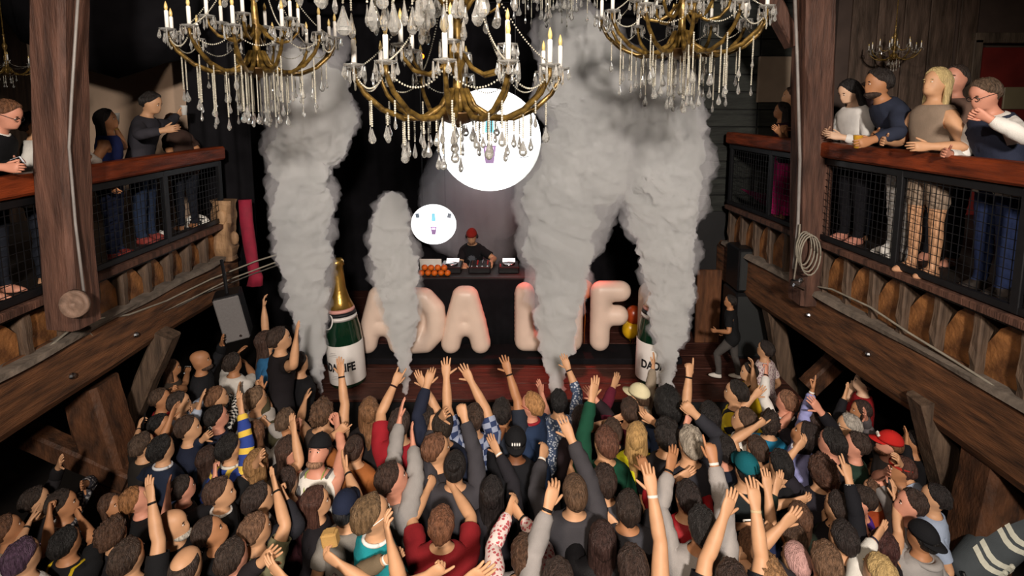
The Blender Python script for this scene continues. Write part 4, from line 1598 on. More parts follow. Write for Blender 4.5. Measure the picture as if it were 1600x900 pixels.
def relax(specs, n=60):
    for s in specs:
        s['pose'] = head_only(s)
        s['h0'] = s['hx']
        if s['sc'] is None:
            s['sc'] = (1.0 if s['sex'] == 'm' else 0.945) + random.uniform(-0.025, 0.025)
        if s['Y'] is None and s['floor'] == 0:
            s['sc'] *= 1 - 0.15 * min(1, max(0, (abs(s['hx'] - 800) - 260) / 420.0))
        s['s0'] = s['sc']
        locate(s)
    mv = [s for s in specs if not s['fixed'] and s['Y'] is None]
    for it in range(n):
        worst = 0
        for i, a in enumerate(mv):
            for b in mv[i + 1:]:
                d = a['base'] - b['base']
                q = math.hypot(d[0], d[1] * 1.2)
                if q < 0.36:
                    k = (0.36 - q)
                    worst = max(worst, k)
                    far, near = (a, b) if d[1] > 0 else (b, a)
                    far['sc'] = max(0.91 * far['s0'], far['sc'] - 0.02 * k)
                    near['sc'] = min(1.08 * near['s0'], near['sc'] + 0.02 * k)
                    sgn = 1 if d[0] > 0 else -1
                    a['hx'] = min(a['h0'] + 9, max(a['h0'] - 9, a['hx'] + sgn * k * 6))
                    b['hx'] = min(b['h0'] + 9, max(b['h0'] - 9, b['hx'] - sgn * k * 6))
        for s in mv:
            locate(s)
    return worst


MISS = []


def hand_world(s, px, py, sd, near=False, r_=0.585):
    p = s['pose']
    g = 1 if sd == 'R' else -1
    Rz = RZ(R(s['yaw']))
    S = p.map('chest', SHJ * np.array([g, 1, 1]) + np.array([0, 0, 0.05]))
    Sw = s['base'] + Rz @ (S * s['sc'])
    d = ray(px, py)
    d = d / np.linalg.norm(d)
    o = np.array([0, 0, E])
    b_ = d.dot(Sw - o)
    cl = np.linalg.norm(o + d * b_ - Sw)
    rr = r_ * s['sc']
    if cl >= rr:
        w_ = o + d * b_
        if cl > rr * 1.12:
            MISS.append((s['label'], sd, round(cl / s['sc'], 2)))
    else:
        h = math.sqrt(rr * rr - cl * cl)
        w_ = o + d * (b_ + (-h if near else h))
    return (Rz.T @ (w_ - s['base'])) / s['sc']


def build_person(s, idx):
    p = s['pose']
    sc = s['sc']
    for sd, spec, palm, pole, al in (('L', s['L'], s['palmL'], s['poleL'], s['alongL']), ('R', s['Rr'], s['palmR'], s['poleR'], s['alongR'])):
        if spec is None:
            continue
        al = None if al is None else np.array(al, float)
        pl_ = None if palm is None else np.array(palm, float)
        po = None if pole is None else np.array(pole, float)
        if len(spec) >= 4 and spec[3] == 'loc':
            tgt = np.array(spec[0])
            hand = spec[1]
        else:
            near = len(spec) > 3 and 'n' in spec[3]
            rr = spec[4] if len(spec) > 4 else 0.585
            tgt = hand_world(s, spec[0], spec[1], sd, near, rr)
            hand = spec[2]
        p.arm(sd, tgt, hand, pl_, po, al)
    if s['legs']:
        for sd, th, kn, out in s['legs']:
            p.leg(sd, R(th), R(kn), R(out))
    haircol = s['hair'][1]
    body_co = p.skin(T_CO, T_W)
    if s['sex'] == 'f':
        pass
    hR, hJ, hP = p.Rm['head'], p.J['head'], p.P['head']
    fb = (FB_CO - hJ) @ hR.T + hP
    co = np.vstack([body_co, fb]) * sc
    n0 = len(body_co)
    faces = [list(f) for f in T_F] + [[i + n0 for i in f] for f in FB_F]
    mi = [0] * len(T_F) + FB_M
    me = fast_mesh('person', co, faces, skin_mats(s['skin'], haircol), mi)
    root = link('person', me)
    root.location = s['base']
    root.rotation_euler = (0, 0, R(s['yaw']))
    tag(root, s['label'], 'person', s['group'])

    def rigid(bone, arr, name, m_, parent=root):
        c_ = (arr[0] - p.J[bone]) @ p.Rm[bone].T + p.P[bone]
        me_ = fast_mesh(name, c_ * sc, [list(f) for f in arr[1]], [m_])
        return link(name, me_, parent)

    def skinned(arr, name, m_, parent=root):
        W = weights(arr[0])
        me_ = fast_mesh(name, p.skin(arr[0], W) * sc, [list(f) for f in arr[1]], [m_])
        return link(name, me_, parent)

    def wear(kind, name, m_, loose=1.0):
        used, F_, rest, out = garment_co(kind, idx, loose)
        me_ = fast_mesh(name, p.skin(out, T_W[used]) * sc, F_, [m_], None, rest)
        return link(name, me_, root)
    ex = s['ex']
    topn = 'shirt'
    for k_, n_ in (('jacket', 'jacket'), ('hoodie', 'hoodie'), ('sweater', 'sweater'), ('dress', 'dress'), ('polo', 'polo_shirt'), ('jersey', 'jersey'), ('tank', 'tank_top')):
        if k_ in ex:
            topn = n_
    wear('dress' if 'dress' in ex else s['sl'], topn, fabric(s['top'], s['pat'], s['c2'], 0.45 if 'leather' in ex else 0.85), s['loose'])
    if 'sleeves' in ex:
        wear('sleeves', 'sleeves', fabric('#b0545a', 'camo', '#d8c6c2'))
    if 'skirt' in ex:
        skinned((SKIRT[0], SKIRT[1]), 'skirt', fabric(s['pants']))
    elif 'dress' not in ex:
        wear('trousers', 'trousers', fabric(s['pants'], 'check' if 'plaidpants' in ex else None))
    if s['shoes']:
        for q in ('shoeR', 'shoeL'):
            wear(q, 'shoe', fabric(s['shoes'], None, '#000000', 0.5))
    st = s['hair'][0]
    hm = skin_mats(s['skin'], haircol)[2]
    if st not in ('bald', 'capped_bald'):
        hs = 'capped' if st in ('cap', 'capback', 'capshort') else st
        arr = hair_get(hs, idx)
        hobj = rigid('head', arr, 'hair', hm)
        if len(s['hair']) > 2:
            pass
    for e in ex:
        if isinstance(e, tuple):
            kind = e[0]
            if kind in ('cap', 'capback'):
                (c_, b_) = CAPS[kind == 'capback']
                cm = fabric(e[1])
                co_ = rigid('head', c_, 'cap', cm)
                rigid('head', b_, 'brim', fabric(e[2]) if len(e) > 2 else cm, co_)
                if len(e) > 3:
                    rigid('head', mb_arr(lambda m: [m.box((-0.03 + 0.02 * k, -0.118 if kind == 'capback' else 0.108, 1.722), (0.012, 0.02, 0.026), Matrix.Rotation(R(25), 3, 'X')) for k in range(4)]), 'cap_print', fabric(e[3]), co_)
            elif kind == 'glasses':
                rigid('head', GLASSES, 'glasses', mat('frame_' + e[1].strip('#'), e[1], 0.3, 0, 0.05, 5))
            elif kind == 'sunglasses':
                g_ = rigid('head', GLASSES, 'sunglasses', mat('frame_' + e[1].strip('#'), e[1], 0.3, 0, 0.05, 5))
                rigid('head', LENSES, 'lens', mat('dark_lens', '#101014', 0.1, 0, 0.05, 5, spec=0.8), g_)
            elif kind == 'collar':
                skinned(COLLAR, 'collar', fabric(e[1]))
            elif kind == 'hood':
                skinned(HOOD, 'hood', fabric(e[1]))
            elif kind == 'straps':
                skinned(STRAPS, 'backpack_straps', fabric(e[1]))
            elif kind == 'lanyard':
                skinned(LANYARD, 'lanyard', fabric(e[1]))
            elif kind == 'beard':
                rigid('head', BEARD, 'beard', hair_mat(e[1]))
            elif kind == 'headphones':
                rigid('head', PHONES_, 'headphones', mat('phones_' + e[1].strip('#'), e[1], 0.4, 0, 0.05, 5))
            elif kind in ('bandL', 'bandR', 'cuffL', 'cuffR'):
                g = 1 if kind[-1] == 'R' else -1
                rr, hw = (0.0335, 0.009) if kind.startswith('band') else (0.041, 0.022)
                xx = 0.685 if kind.startswith('band') else 0.645
                if kind.startswith('cuff'):
                    arr = mb_arr(lambda m: m.quadgrid([[(g * (xx + q), rr * math.cos(a), AZ + rr * 0.85 * math.sin(a)) for a in [2 * math.pi * k / 12 for k in range(12)]] for q in (-hw, -hw * .9, hw * .9, hw)], True, True, True))
                else:
                    arr = mb_arr(lambda m: m.quadgrid([[(g * (xx + q), (rr + d_) * math.cos(a), AZ + (rr * 0.8 + d_) * math.sin(a)) for a in [2 * math.pi * k / 12 for k in range(12)]] for q, d_ in ((-hw, -.004), (-hw * .8, 0), (hw * .8, 0), (hw, -.004))], True, True, True))
                skinned(arr, 'wristband' if kind.startswith('band') else 'cuff', fabric(e[1], None, '#000000', 0.5))
            elif kind == 'scarf':
                skinned((COLLAR[0] * np.array([1.15, 1.15, 1.0]) + np.array([0, 0, -0.02]), COLLAR[1]), 'scarf', fabric(e[1]))
            elif kind == 'vest':
                wear('tank', 'vest', fabric(e[1]), 1.9)
            elif kind == 'headband':
                rigid('head', mb_arr(lambda m: m.quadgrid([[(0.088 * math.cos(a), 0.112 * math.sin(a) - 0.004, z + 0.012 * math.sin(a)) for a in [2 * math.pi * k / 20 for k in range(20)]] for z in (1.68, 1.705)], True)), 'headband', fabric(e[1]))
            elif kind in ('phoneL', 'phoneR', 'cupL', 'cupR', 'beerL', 'beerR'):
                sd = kind[-1]
                g = 1 if sd == 'R' else -1
                hb = p.Rm['hand' + sd]
                pos = p.map('hand' + sd, (g * 0.80, 0.01, AZ - 0.035))
                Rz = RZ(R(s['yaw']))
                wp = s['base'] + Rz @ (pos * sc)
                M3 = Rz @ hb
                if kind.startswith('phone'):
                    o = empty('smartphone', wp)
                    o.rotation_euler = Matrix(M3.tolist()).to_euler()
                    one('phone_case', fabric(e[1], None, '#000000', 0.4), lambda m: m.cbox((0, 0, 0), (0.145, 0.072, 0.01), 0.004), o)
                    one('phone_screen', mat('phone_screen', '#0c0d10', 0.1, 0, 0.05, 5, spec=0.8), lambda m: m.box((0, 0, -0.006), (0.125, 0.064, 0.003)), o)
                    one('phone_screen', mat('phone_screen', '#0c0d10', 0.1, 0, 0.05, 5, spec=0.8), lambda m: m.box((0, 0, 0.006), (0.118, 0.056, 0.003)), o)
                    tag(o, e[2], 'phone')
                else:
                    o = empty('plastic_cup' if kind.startswith('cup') else 'beer_glass', wp - np.array([0, 0, 0.05]))
                    one('cup', fabric(e[1], None, '#000000', 0.35), lambda m: m.lathe([(0.0, 0.0), (0.028, 0.0), (0.04, 0.115), (0.042, 0.118), (0.037, 0.115), (0.028, 0.02), (0, 0.018)], 16), o, True)
                    if kind.startswith('beer'):
                        one('foam', mat('beer_foam', '#e9e0cc', 0.8), lambda m: m.lathe([(0, 0.1), (0.036, 0.1), (0.036, 0.108), (0, 0.11)], 14), o, True)
                    tag(o, e[2], 'cup')
    s['root'] = root
    return root
# ------------------------------------------------------------------ the crowd: head pixel, what sets each one apart, hands
BK, NV, CH, GR, WH, BR, DB, BN = '#151517', '#1c2436', '#37353a', '#8b8480', '#d9d2c8', '#4a3020', '#241a14', '#0e0b0a'
BLD, LBR = '#b08a58', '#6b4a30'
# --- left edge and lower left corner
C(16, 826, 'man in a beige top at the lower left corner, face half lit', '#8a7a6a', 'short', ('short', BR), yaw=-40, skin='tan', hp=12)
C(44, 868, 'man in white tee at lower left with open hand and beaded wristband', '#cfc9c2', 'short', ('short', '#3d2a3a'), L=(46, 812, 'horns'), yaw=-10, ex=(('bandL', '#2a2420'),))
C(94, 786, 'person wrapped in white patterned scarf in the dark lower left', '#9b9796', 'long', ('short', DB), yaw=-60, ex=(('scarf', '#c9c6c2'),), pat='camo', c2='#35333a', skin='tan')
C(112, 846, 'man with black hair and yellow strap near the lower left corner', BK, 'short', ('short', BN), L=(88, 815, 'relax'), Rr=(124, 800, 'fist'), yaw=-10, ex=(('straps', '#b79a1a'),), skin='tan')
C(172, 832, 'woman with long wavy brown hair at the lower left', '#1d1a1c', 'long', ('wild', '#3f2a1d'), Rr=(206, 800, 'relax'), yaw=-20, sex='f')
C(164, 788, 'woman with tilted face behind the wavy haired woman', '#33241f', 'short', ('long', '#3d281b'), yaw=-95, sex='f', skin='tan', hp=16)
C(208, 780, 'pink faced man with reddish hair looking up at lower left', BK, 'short', ('short', '#7a5230'), yaw=-55, pat='badge', hp=22, skin='pink')
C(200, 868, 'broad man in black tee stretching one bare arm up, bottom left', '#141416', 'short', ('short', '#2e2119'), Rr=(236, 736, 'open'), yaw=-10, pat='badge', sc=1.08, ex=(('bandR', '#1a1512'),))
C(256, 700, 'man in a navy jacket with pale collar filming by the left brace', NV, 'long', ('short', BN), L=(230, 730, 'clasp'), Rr=(246, 738, 'clasp'), yaw=-20, ex=('jacket', ('collar', '#c9c9cc'), ('bandR', '#131313')))
C(227, 694, 'man in dark tee lifting a phone beside the left brace', '#26221f', 'short', ('short', '#3a2c22'), L=(217, 664, 'grip'), yaw=-30, ex=(('phoneL', '#19191b', 'dark phone lifted beside the left timber brace'), ('bandL', '#191414')))
C(271, 818, 'bald man in black looking right toward the stage', BK, 'long', ('bald', '#2a2019'), yaw=-80, ex=(('beard', '#b9b2a6'),), hp=8)
C(252, 622, 'man in a red tee in profile under the left balcony', '#9b1f22', 'short', ('short', '#3a2a1e'), yaw=-75, skin='tan')
C(268, 574, 'woman with long brown hair raising a phone under left balcony', '#3d332b', 'tank', ('long', '#4a3222'), Rr=(296, 578, 'grip'), yaw=-60, sex='f', ex=('tank', ('phoneR', '#dcdad6', 'white phone raised under the left balcony')), skin='tan')
C(313, 562, 'bald bearded man in a black shirt under the left balcony', '#1b1b1e', 'long', ('bald', '#2a1d15'), yaw=-70, ex=(('beard', '#3a2a20'),), skin='tan', sc=1.06)
C(279, 628, 'man in pale blue shirt clapping below the bald bearded man', '#9aa3b3', 'long', ('short', '#2b211b'), L=(309, 632, 'open', 'n', 0.45), Rr=(316, 628, 'open', 'n', 0.5), yaw=-60)
C(364, 566, 'man in a white tee bending one arm over his head', '#c8c2ba', 'short', ('short', DB), L=(374, 548, 'relax'), Rr=(386, 566, 'relax'), yaw=-20, skin='tan')
C(345, 620, 'man in black and white checked shirt clapping high', '#1a1a1c', 'long', ('short', '#5d3f2a'), L=(366, 612, 'open'), Rr=(376, 608, 'open'), yaw=-55, pat='check', c2='#cfcac2')
C(252, 664, 'black haired man in grey tee beside the pale blue shirt', '#46444a', 'short', ('short', BN), yaw=-85, skin='tan', hp=10)
C(303, 668, 'man in dark navy sweater behind the filming man', '#1b2031', 'long', ('short', '#33241b'), yaw=-65, ex=('sweater',))
C(316, 714, 'woman with long dark hair in navy jacket left of the jersey', NV, 'long', ('long', '#2c1c15'), yaw=-25, sex='f', ex=('jacket',))
C(366, 698, 'man in blue and gold striped jersey raising a purple sleeve', '#2b3f86', 'long', ('short', BN), Rr=(376, 622, 'open'), yaw=-25, pat='jersey', c2='#d8b648', ex=('jersey', ('collar', '#d7d2c6')))
C(398, 622, 'person in pale grey shirt with a lifted fist left of stage', '#a39c96', 'short', ('short', '#5b4634'), Rr=(404, 600, 'fist'), yaw=-40)
C(438, 655, 'person in olive long sleeves stretching an arm left of the stage', '#3e3a28', 'long', ('short', '#4a382a'), L=(407, 603, 'open'), yaw=-20, skin='tan')
C(407, 676, 'woman with long chestnut hair raising a grey sleeved arm', '#8f8a86', 'long', ('long', '#5a3b26'), Rr=(418, 655, 'fist', 'f', .5), yaw=-15, sex='f')
C(404, 722, 'woman with honey highlights right of the jersey man', '#3c3328', 'short', ('long', '#7a5a38'), yaw=-20, sex='f')
C(344, 768, 'man in black tee with white collar below the jersey', '#161618', 'short', ('short', '#3a281f'), yaw=-70, ex=(('collar', '#cfcbc6'),))
C(336, 830, 'man with cropped dark hair looking up in black tee', '#121214', 'short', ('buzz', '#2a1e18'), yaw=-65, hp=24, skin='tan')
C(300, 884, 'man with thinning crown at the bottom left edge', '#1a181a', 'short', ('balding', '#2d211b'), yaw=-5)
C(390, 826, 'man in olive tee making horns with a bent arm', '#6e6a50', 'short', ('short', '#5a4130'), Rr=(433, 748, 'spread', 'f', .47), yaw=-40, ex=(('bandR', '#17130f'),), sc=1.05, poleR=(1, 0.1, -0.3))
C(413, 778, 'dark haired man with pale collar behind the olive tee', '#232329', 'long', ('short', '#241a16'), yaw=-45, ex=(('collar', '#c4c2c0'),))
C(455, 752, 'man in a maroon shirt below the cap man', '#3d1c22', 'long', ('short', '#2b1d18'), yaw=-10)
C(494, 782, 'woman with long dark brown hair in black facing right', '#19161a', 'long', ('long', '#3a221a'), yaw=-70, sex='f')
C(531, 792, 'person in navy cap and grey shirt beside the teal polo', '#77726c', 'short', ('cap', '#1b1a1c'), yaw=-5, ex=(('cap', '#1a2136'),), sc=0.93)
C(495, 702, 'man in white tank top and black cap facing camera, fists up', '#d8d3cb', 'tank', ('cap', DB), L=(527, 652, 'fist'), Rr=(464, 664, 'fist'), yaw=172, ex=('tank', ('capback', '#17171a'), ('straps', '#5c5a5c'), ('lanyard', '#8d9a52'), ('bandR', '#171717'), ('beard', '#8d6a52')), hp=26, skin='pink', palmL=(0, 1, 0), palmR=(0, 1, 0))
C(425, 945, 'person at the bottom edge with a pale lifted hand', '#241f22', 'long', ('short', '#33251c'), L=(414, 858, 'open', 'n', .5), Rr=(440, 886, 'open', 'n', .5), yaw=-20)
# --- left of centre
C(504, 644, 'curly haired woman reaching before the left bottle', '#3a322e', 'tank', ('curly', '#4a3424'), L=(475, 622, 'open'), Rr=(534, 556, 'open'), yaw=-10, sex='f', ex=('tank', ('bandR', '#221814')), sc=1.0)
C(577, 640, 'woman with very long brown hair seen from behind', '#1f1b1c', 'short', ('long', '#6a4a30'), yaw=8, sex='f', sc=0.99)
C(545, 700, 'woman in an orange brown top behind the white tank', '#9a5c30', 'short', ('bun', '#2c1e17'), yaw=-10, sex='f')
C(632, 660, 'person in a red tee showing horns before the smoke', '#8f1c26', 'short', ('short', '#2c1f1a'), L=(619, 588, 'horns'), yaw=0, ex=(('bandL', '#2a1212'),))
C(612, 746, 'man in a grey hoodie looking right with both sleeves up', '#8e8a88', 'long', ('short', '#2a1b14'), L=(626, 642, 'open'), Rr=(647, 678, 'open'), yaw=-62, hp=14, ex=('hoodie', ('hood', '#8e8a88')), skin='pink', sc=1.02, loose=1.4)
C(664, 655, 'person with a bare arm up behind the grey hoodie', '#1b1b21', 'tank', ('short', DB), Rr=(656, 584, 'open'), yaw=-5, ex=('tank',))
C(694, 664, 'person in navy jacket with bent grey cuffed sleeve', '#1d2233', 'long', ('short', '#20170f'), L=(668, 588, 'relax'), yaw=0, ex=('jacket', ('cuffL', '#77746f')))
C(738, 652, 'person in blue plaid shirt raising both bare hands', '#2e3a5c', 'short', ('short', '#33241b'), L=(694, 568, 'spread'), Rr=(727, 572, 'spread'), yaw=0, pat='plaid', c2='#8f97ad', sc=1.03)
C(691, 700, 'brown haired person behind the bun in the middle left', '#29262a', 'short', ('short', '#5a3b29'), yaw=-60)
C(706, 728, 'person with black bun and charcoal jacket, fist raised', '#3a383d', 'long', ('bun', '#120d0c'), L=(676, 655, 'fist'), Rr=(722, 632, 'fist'), yaw=0, ex=('jacket',), sex='f', sc=1.0, loose=1.3)
C(581, 802, 'man in teal polo with white sunglasses, arm stretched up', '#1f8c96', 'short', ('short', '#5a4630'), L=(539, 728, 'open'), Rr=(612, 842, 'relax', 'n', 0.42), yaw=-60, hp=14, ex=('polo', ('collar', '#dcdcd8'), ('sunglasses', '#e9e6df'), ('bandL', '#151515')), sc=1.1)
C(690, 818, 'man in dark red tee from behind with two fists up', '#7d1a20', 'short', ('short', '#5f3c28'), L=(671, 751, 'fist'), Rr=(707, 752, 'fist'), yaw=0, sc=1.0, loose=1.15, poleL=(-1, 0, -.1), poleR=(1, 0, -.1))
C(634, 925, 'person in khaki top at the bottom, hand with white watch', '#6b5d4a', 'long', ('short', '#2d1f18'), L=(608, 856, 'fist', 'n', .45), yaw=-10, ex=(('bandL', '#dedad2'),))
C(515, 945, 'dark curly haired person at the bottom left of centre', '#22201f', 'short', ('curly', '#241712'), Rr=(526, 862, 'grip', 'f', .5), yaw=-15)
C(672, 965, 'person at the bottom edge pointing one finger up', '#2a2326', 'short', ('short', '#2a1d16'), L=(675, 880, 'point', 'n', .5), yaw=0)
C(742, 968, 'person at the bottom edge with an open palm up', '#1d1c20', 'short', ('short', '#33241c'), L=(731, 890, 'open', 'n', .5), yaw=0)
C(764, 768, 'woman with long black hair and charcoal coat in the middle', '#232126', 'long', ('long', '#140e0e'), Rr=(775, 694, 'open'), yaw=-5, sex='f', ex=('jacket', ('bandR', '#e3e0da')))
# --- centre
C(778, 642, 'dark haired person with tattooed arm straight up at centre', '#232833', 'short', ('short', '#17110f'), Rr=(792, 566, 'spread'), yaw=0, ex=(('bandR', '#1a1310'),), skin='tan', sc=1.02)
C(806, 690, 'man in backwards black cap with white letters at centre', '#16161a', 'short', ('cap', BN), L=(796, 646, 'relax'), yaw=0, ex=(('capback', '#141417', '#141417', '#e2e0dc'),), skin='brown')
C(830, 632, 'fair man in glasses and navy tee turned left at centre', '#25344f', 'short', ('short', '#a3764a'), Rr=(848, 612, 'open', 'f', .5), yaw=60, ex=(('glasses', '#8a2020'), ('collar', '#8a1f2a')), skin='pink')
C(868, 626, 'black haired person in pale blue print shirt under thick smoke', '#aeb4c0', 'three', ('short', '#0c0a0b'), Rr=(887, 566, 'open'), yaw=0, pat='camo', c2='#3f4c66', ex=(('bandR', '#1c1210'),), sc=1.02)
C(898, 768, 'man with cropped brown hair and charcoal jacket, hands clasped high', '#3b393d', 'long', ('buzz', '#4a3626'), L=(846, 702, 'clasp'), Rr=(884, 660, 'open'), yaw=4, ex=('jacket', ('bandL', '#d5d0c8')), sc=1.04, loose=1.3)
C(946, 750, 'dark haired person in grey shirt with black wristband', '#4b4a50', 'short', ('short', '#291c16'), L=(906, 684, 'open'), yaw=6, ex=(('bandL', '#131214'),))
C(946, 690, 'brown haired woman in a green sleeve reaching straight up', '#12402e', 'long', ('short', '#4d2f22'), L=(928, 588, 'open'), yaw=20, sex='f', sc=1.06, ex=('sweater',))
C(821, 866, 'person in grey vest with pink printed sleeves, bottom centre', '#8a8584', 'tank', ('short', '#3f2a1c'), L=(798, 784, 'clasp'), Rr=(808, 794, 'clasp'), yaw=0, ex=('sleeves', ('bandR', '#161414'),), sc=1.02, loose=1.8)
C(872, 908, 'person in grey sweater with white cuff at bottom centre', '#8d8886', 'long', ('short', '#2a1d17'), L=(863, 756, 'relax'), yaw=0, ex=('sweater', ('cuffL', '#dcd8d2'), ('bandL', '#161414')), sc=1.05, loose=1.2)
C(946, 842, 'woman with long dark hair in black leather jacket pointing up', '#131214', 'long', ('long', '#2a1915'), L=(926, 778, 'two'), Rr=(962, 808, 'relax', 'f', .4), yaw=-5, sex='f', ex=('jacket', 'leather'), loose=1.3)
C(975, 792, 'man in dark grey tee with bent bare arm at centre right', '#3c3c42', 'short', ('short', '#241913'), Rr=(1008, 724, 'relax'), yaw=0, loose=1.2, skin='tan')
C(988, 884, 'dark haired person in a denim vest with a long bare arm', '#37496b', 'tank', ('short', '#2b1d17'), Rr=(1017, 735, 'open'), yaw=0, ex=(('bandR', '#dedad4'),), sc=1.04, loose=1.5)
C(975, 640, 'person in a maroon sleeve behind the beige cap', '#5b1a2c', 'long', ('short', '#33231a'), L=(959, 594, 'open'), yaw=0)
C(991, 618, 'person in a beige cap and tan jacket by the right bottle', '#8f8272', 'long', ('cap', '#3a2a1e'), Rr=(1022, 566, 'open'), yaw=50, ex=('jacket', ('cap', '#cfc6a2'), ('cuffR', '#66615e'), ('sunglasses', '#1a1a1a')), sc=1.0)
C(990, 680, 'blonde woman in a bright yellow top right of the green sleeve', '#d8d023', 'tank', ('long', '#b9925c'), yaw=-15, sex='f', ex=('tank',))
C(966, 672, 'person in black with an open palm beside the blonde', '#17161a', 'short', ('short', '#39291f'), L=(960, 648, 'open', 'f', .45), yaw=8)
C(1042, 632, 'person with big black hair and denim jacket under right smoke', '#27324a', 'long', ('afro', '#0b0909'), yaw=0, ex=('jacket', ('collar', '#d8d8da')), sc=1.03)
C(1033, 680, 'person with dark tousled hair in front of denim jacket', '#1c1a1e', 'short', ('curly', '#17110f'), yaw=5)
C(1113, 648, 'person with long black hair pointing left and up', '#141316', 'short', ('long', '#100c0c'), L=(1076, 570, 'point'), yaw=10, sex='f', ex=(('bandL', '#1a1412'),), sc=1.02)
C(1097, 820, 'man in a light grey sweater from behind, both arms high', '#9a9491', 'long', ('short', '#14100f'), L=(1045, 716, 'open'), Rr=(1112, 700, 'point'), yaw=0, ex=('sweater', ('bandL', '#151414'), ('bandR', '#e0ddd6')), sc=1.06, skin='tan', loose=1.2)
C(1074, 776, 'person in a shiny red jacket before the light grey sweater', '#8c1c22', 'long', ('short', '#1d1412'), L=(1061, 734, 'open', 'f', .45), Rr=(1072, 724, 'relax'), yaw=10, ex=('jacket', 'leather'))
# --- right of centre
C(1164, 656, 'man in white tee with yellow emblem looking left and up', '#dcd8d0', 'short', ('short', '#3a2a20'), yaw=52, hp=14, pat='badge', c2='#6d6a22', sc=1.0)
C(1165, 732, 'person in a shiny teal cap right of the white tee', '#1f2426', 'short', ('cap', BN), yaw=6, ex=(('cap', '#0f5660'),))
C(1206, 660, 'curly dark haired man in a bright blue shirt facing right', '#1d6a8c', 'short', ('curly', '#231812'), yaw=-28, ex=(('glasses', '#151515'),))
C(1191, 700, 'person holding up one finger behind the blue shirt', '#2a2522', 'short', ('short', '#33241b'), L=(1185, 655, 'point', 'f', .5), yaw=15)
C(1221, 724, 'black haired person in black tee with a red cup', '#161518', 'short', ('short', '#0e0b0b'), L=(1197, 724, 'grip', 'f', .4), yaw=10, ex=(('cupL', '#b3241d', 'red plastic cup held up right of the teal cap'),))
C(1180, 850, 'brown haired person in navy top holding a white phone', '#1d2440', 'short', ('short', '#5d3f2b'), L=(1164, 808, 'grip', 'f', .4), Rr=(1200, 750, 'open'), yaw=0, ex=(('phoneL', '#e7e4de', 'white phone held low right of the grey sweater'),))
C(1150, 908, 'person in dark leather with two bare forearms up', '#15171c', 'short', ('short', '#2a1c16'), L=(1141, 766, 'open'), Rr=(1180, 752, 'open'), yaw=0, ex=('leather', ('bandR', '#c9b08a')), sc=1.04)
C(1240, 838, 'person in dark green sleeves with one arm up, lower right', '#1c2620', 'long', ('short', '#3b291d'), L=(1212, 752, 'open'), yaw=8)
C(1238, 626, 'man in black vest with white sleeve pointing at stage', '#d3cfca', 'long', ('short', '#6b4a36'), L=(1195, 574, 'point'), yaw=35, ex=(('vest', '#17171a'), ('bandL', '#16130f')), skin='pink', hp=10, sc=1.03)
C(1258, 652, 'woman with lifted face and one open hand, right side', '#28242a', 'short', ('long', '#2a1c17'), L=(1237, 636, 'open', 'f', .5), yaw=45, sex='f', hp=20, skin='pink')
C(1263, 677, 'woman in a lavender top with arm pointing straight up', '#8d8fc0', 'long', ('long', '#1e1513'), Rr=(1272, 598, 'point'), yaw=60, sex='f', hp=22, ex=(('collar', '#dcdbe2'), ('bandR', '#e2dfda')), skin='tan', sc=1.02)
C(1284, 736, 'woman with wild brown curls right of the lavender top', '#232027', 'short', ('wild', '#3c251a'), yaw=10, sex='f', sc=1.0)
C(1314, 656, 'woman with light brown hair and raised black sleeve', '#17161a', 'long', ('long', '#6a4b36'), L=(1324, 602, 'open'), yaw=35, sex='f')
C(1350, 596, 'pale person in red shirt under the right balcony', '#8c1a1e', 'short', ('short', '#17110f'), L=(1326, 606, 'open', 'f', .45), yaw=60, skin='pale')
C(1344, 640, 'woman in profile below the red shirt, right side', '#2a2024', 'short', ('long', '#2b1d18'), yaw=80, sex='f', skin='tan')
C(1333, 664, 'grey haired person with glasses at the right', '#4a443e', 'short', ('short', '#9a938a'), yaw=70, ex=(('glasses', '#202020'),))
C(1338, 694, 'man in dark green shirt facing left at the right', '#22352b', 'short', ('short', '#2d211b'), L=(1318, 690, 'point'), yaw=70, skin='pink')
C(1384, 692, 'man in bright red cap with beard at the right', '#5b5557', 'long', ('cap', '#5a3a24'), yaw=65, ex=(('cap', '#b3201c', '#b3201c', '#e6ddd2'), ('beard', '#6b4632')), skin='pink')
C(1408, 732, 'person with a red bandana around the head at the right', '#8b8c90', 'long', ('short', '#3a2119'), yaw=70, ex=(('headband', '#a32a20'), ('scarf', '#9b2420')), skin='tan')
C(1372, 766, 'person in a rust orange top right of the purple shirt', '#8c3a1a', 'short', ('short', '#4a3324'), yaw=40, Rr=(1404, 764, 'open', 'f', .5))
C(1338, 780, 'man in a purple shirt facing left at lower right', '#4c2a86', 'short', ('short', '#231914'), yaw=78, sc=1.02, skin='pink')
C(1308, 838, 'dark haired woman in black jacket with high raised sleeve', '#15151a', 'long', ('short', '#1b1311'), Rr=(1324, 732, 'two'), yaw=8, sex='f', ex=('jacket', ('cuffR', '#dcd8d4')), sc=1.0)
C(1256, 806, 'woman with glasses pushed up in long brown hair', '#20281f', 'short', ('long', '#4a3122'), L=(1246, 772, 'relax', 'f', .45), Rr=(1290, 772, 'relax'), yaw=0, sex='f')
C(1281, 876, 'brown haired person at the bottom right of centre', '#2a282c', 'short', ('short', '#5a4230'), yaw=-5)
C(1252, 872, 'person in a pale pink knit cap at bottom right', '#2b2326', 'short', ('capped', '#c79a94'), yaw=10)
C(1200, 900, 'fair curly haired person at the bottom edge right', '#2d2a2c', 'short', ('curly', '#7d5c3c'), yaw=0)
C(1370, 892, 'blonde person in white sleeve with open hand, bottom right', '#d6d2ca', 'long', ('short', '#b89a66'), L=(1372, 828, 'spread'), yaw=15, ex=(('bandL', '#1b2238'),))
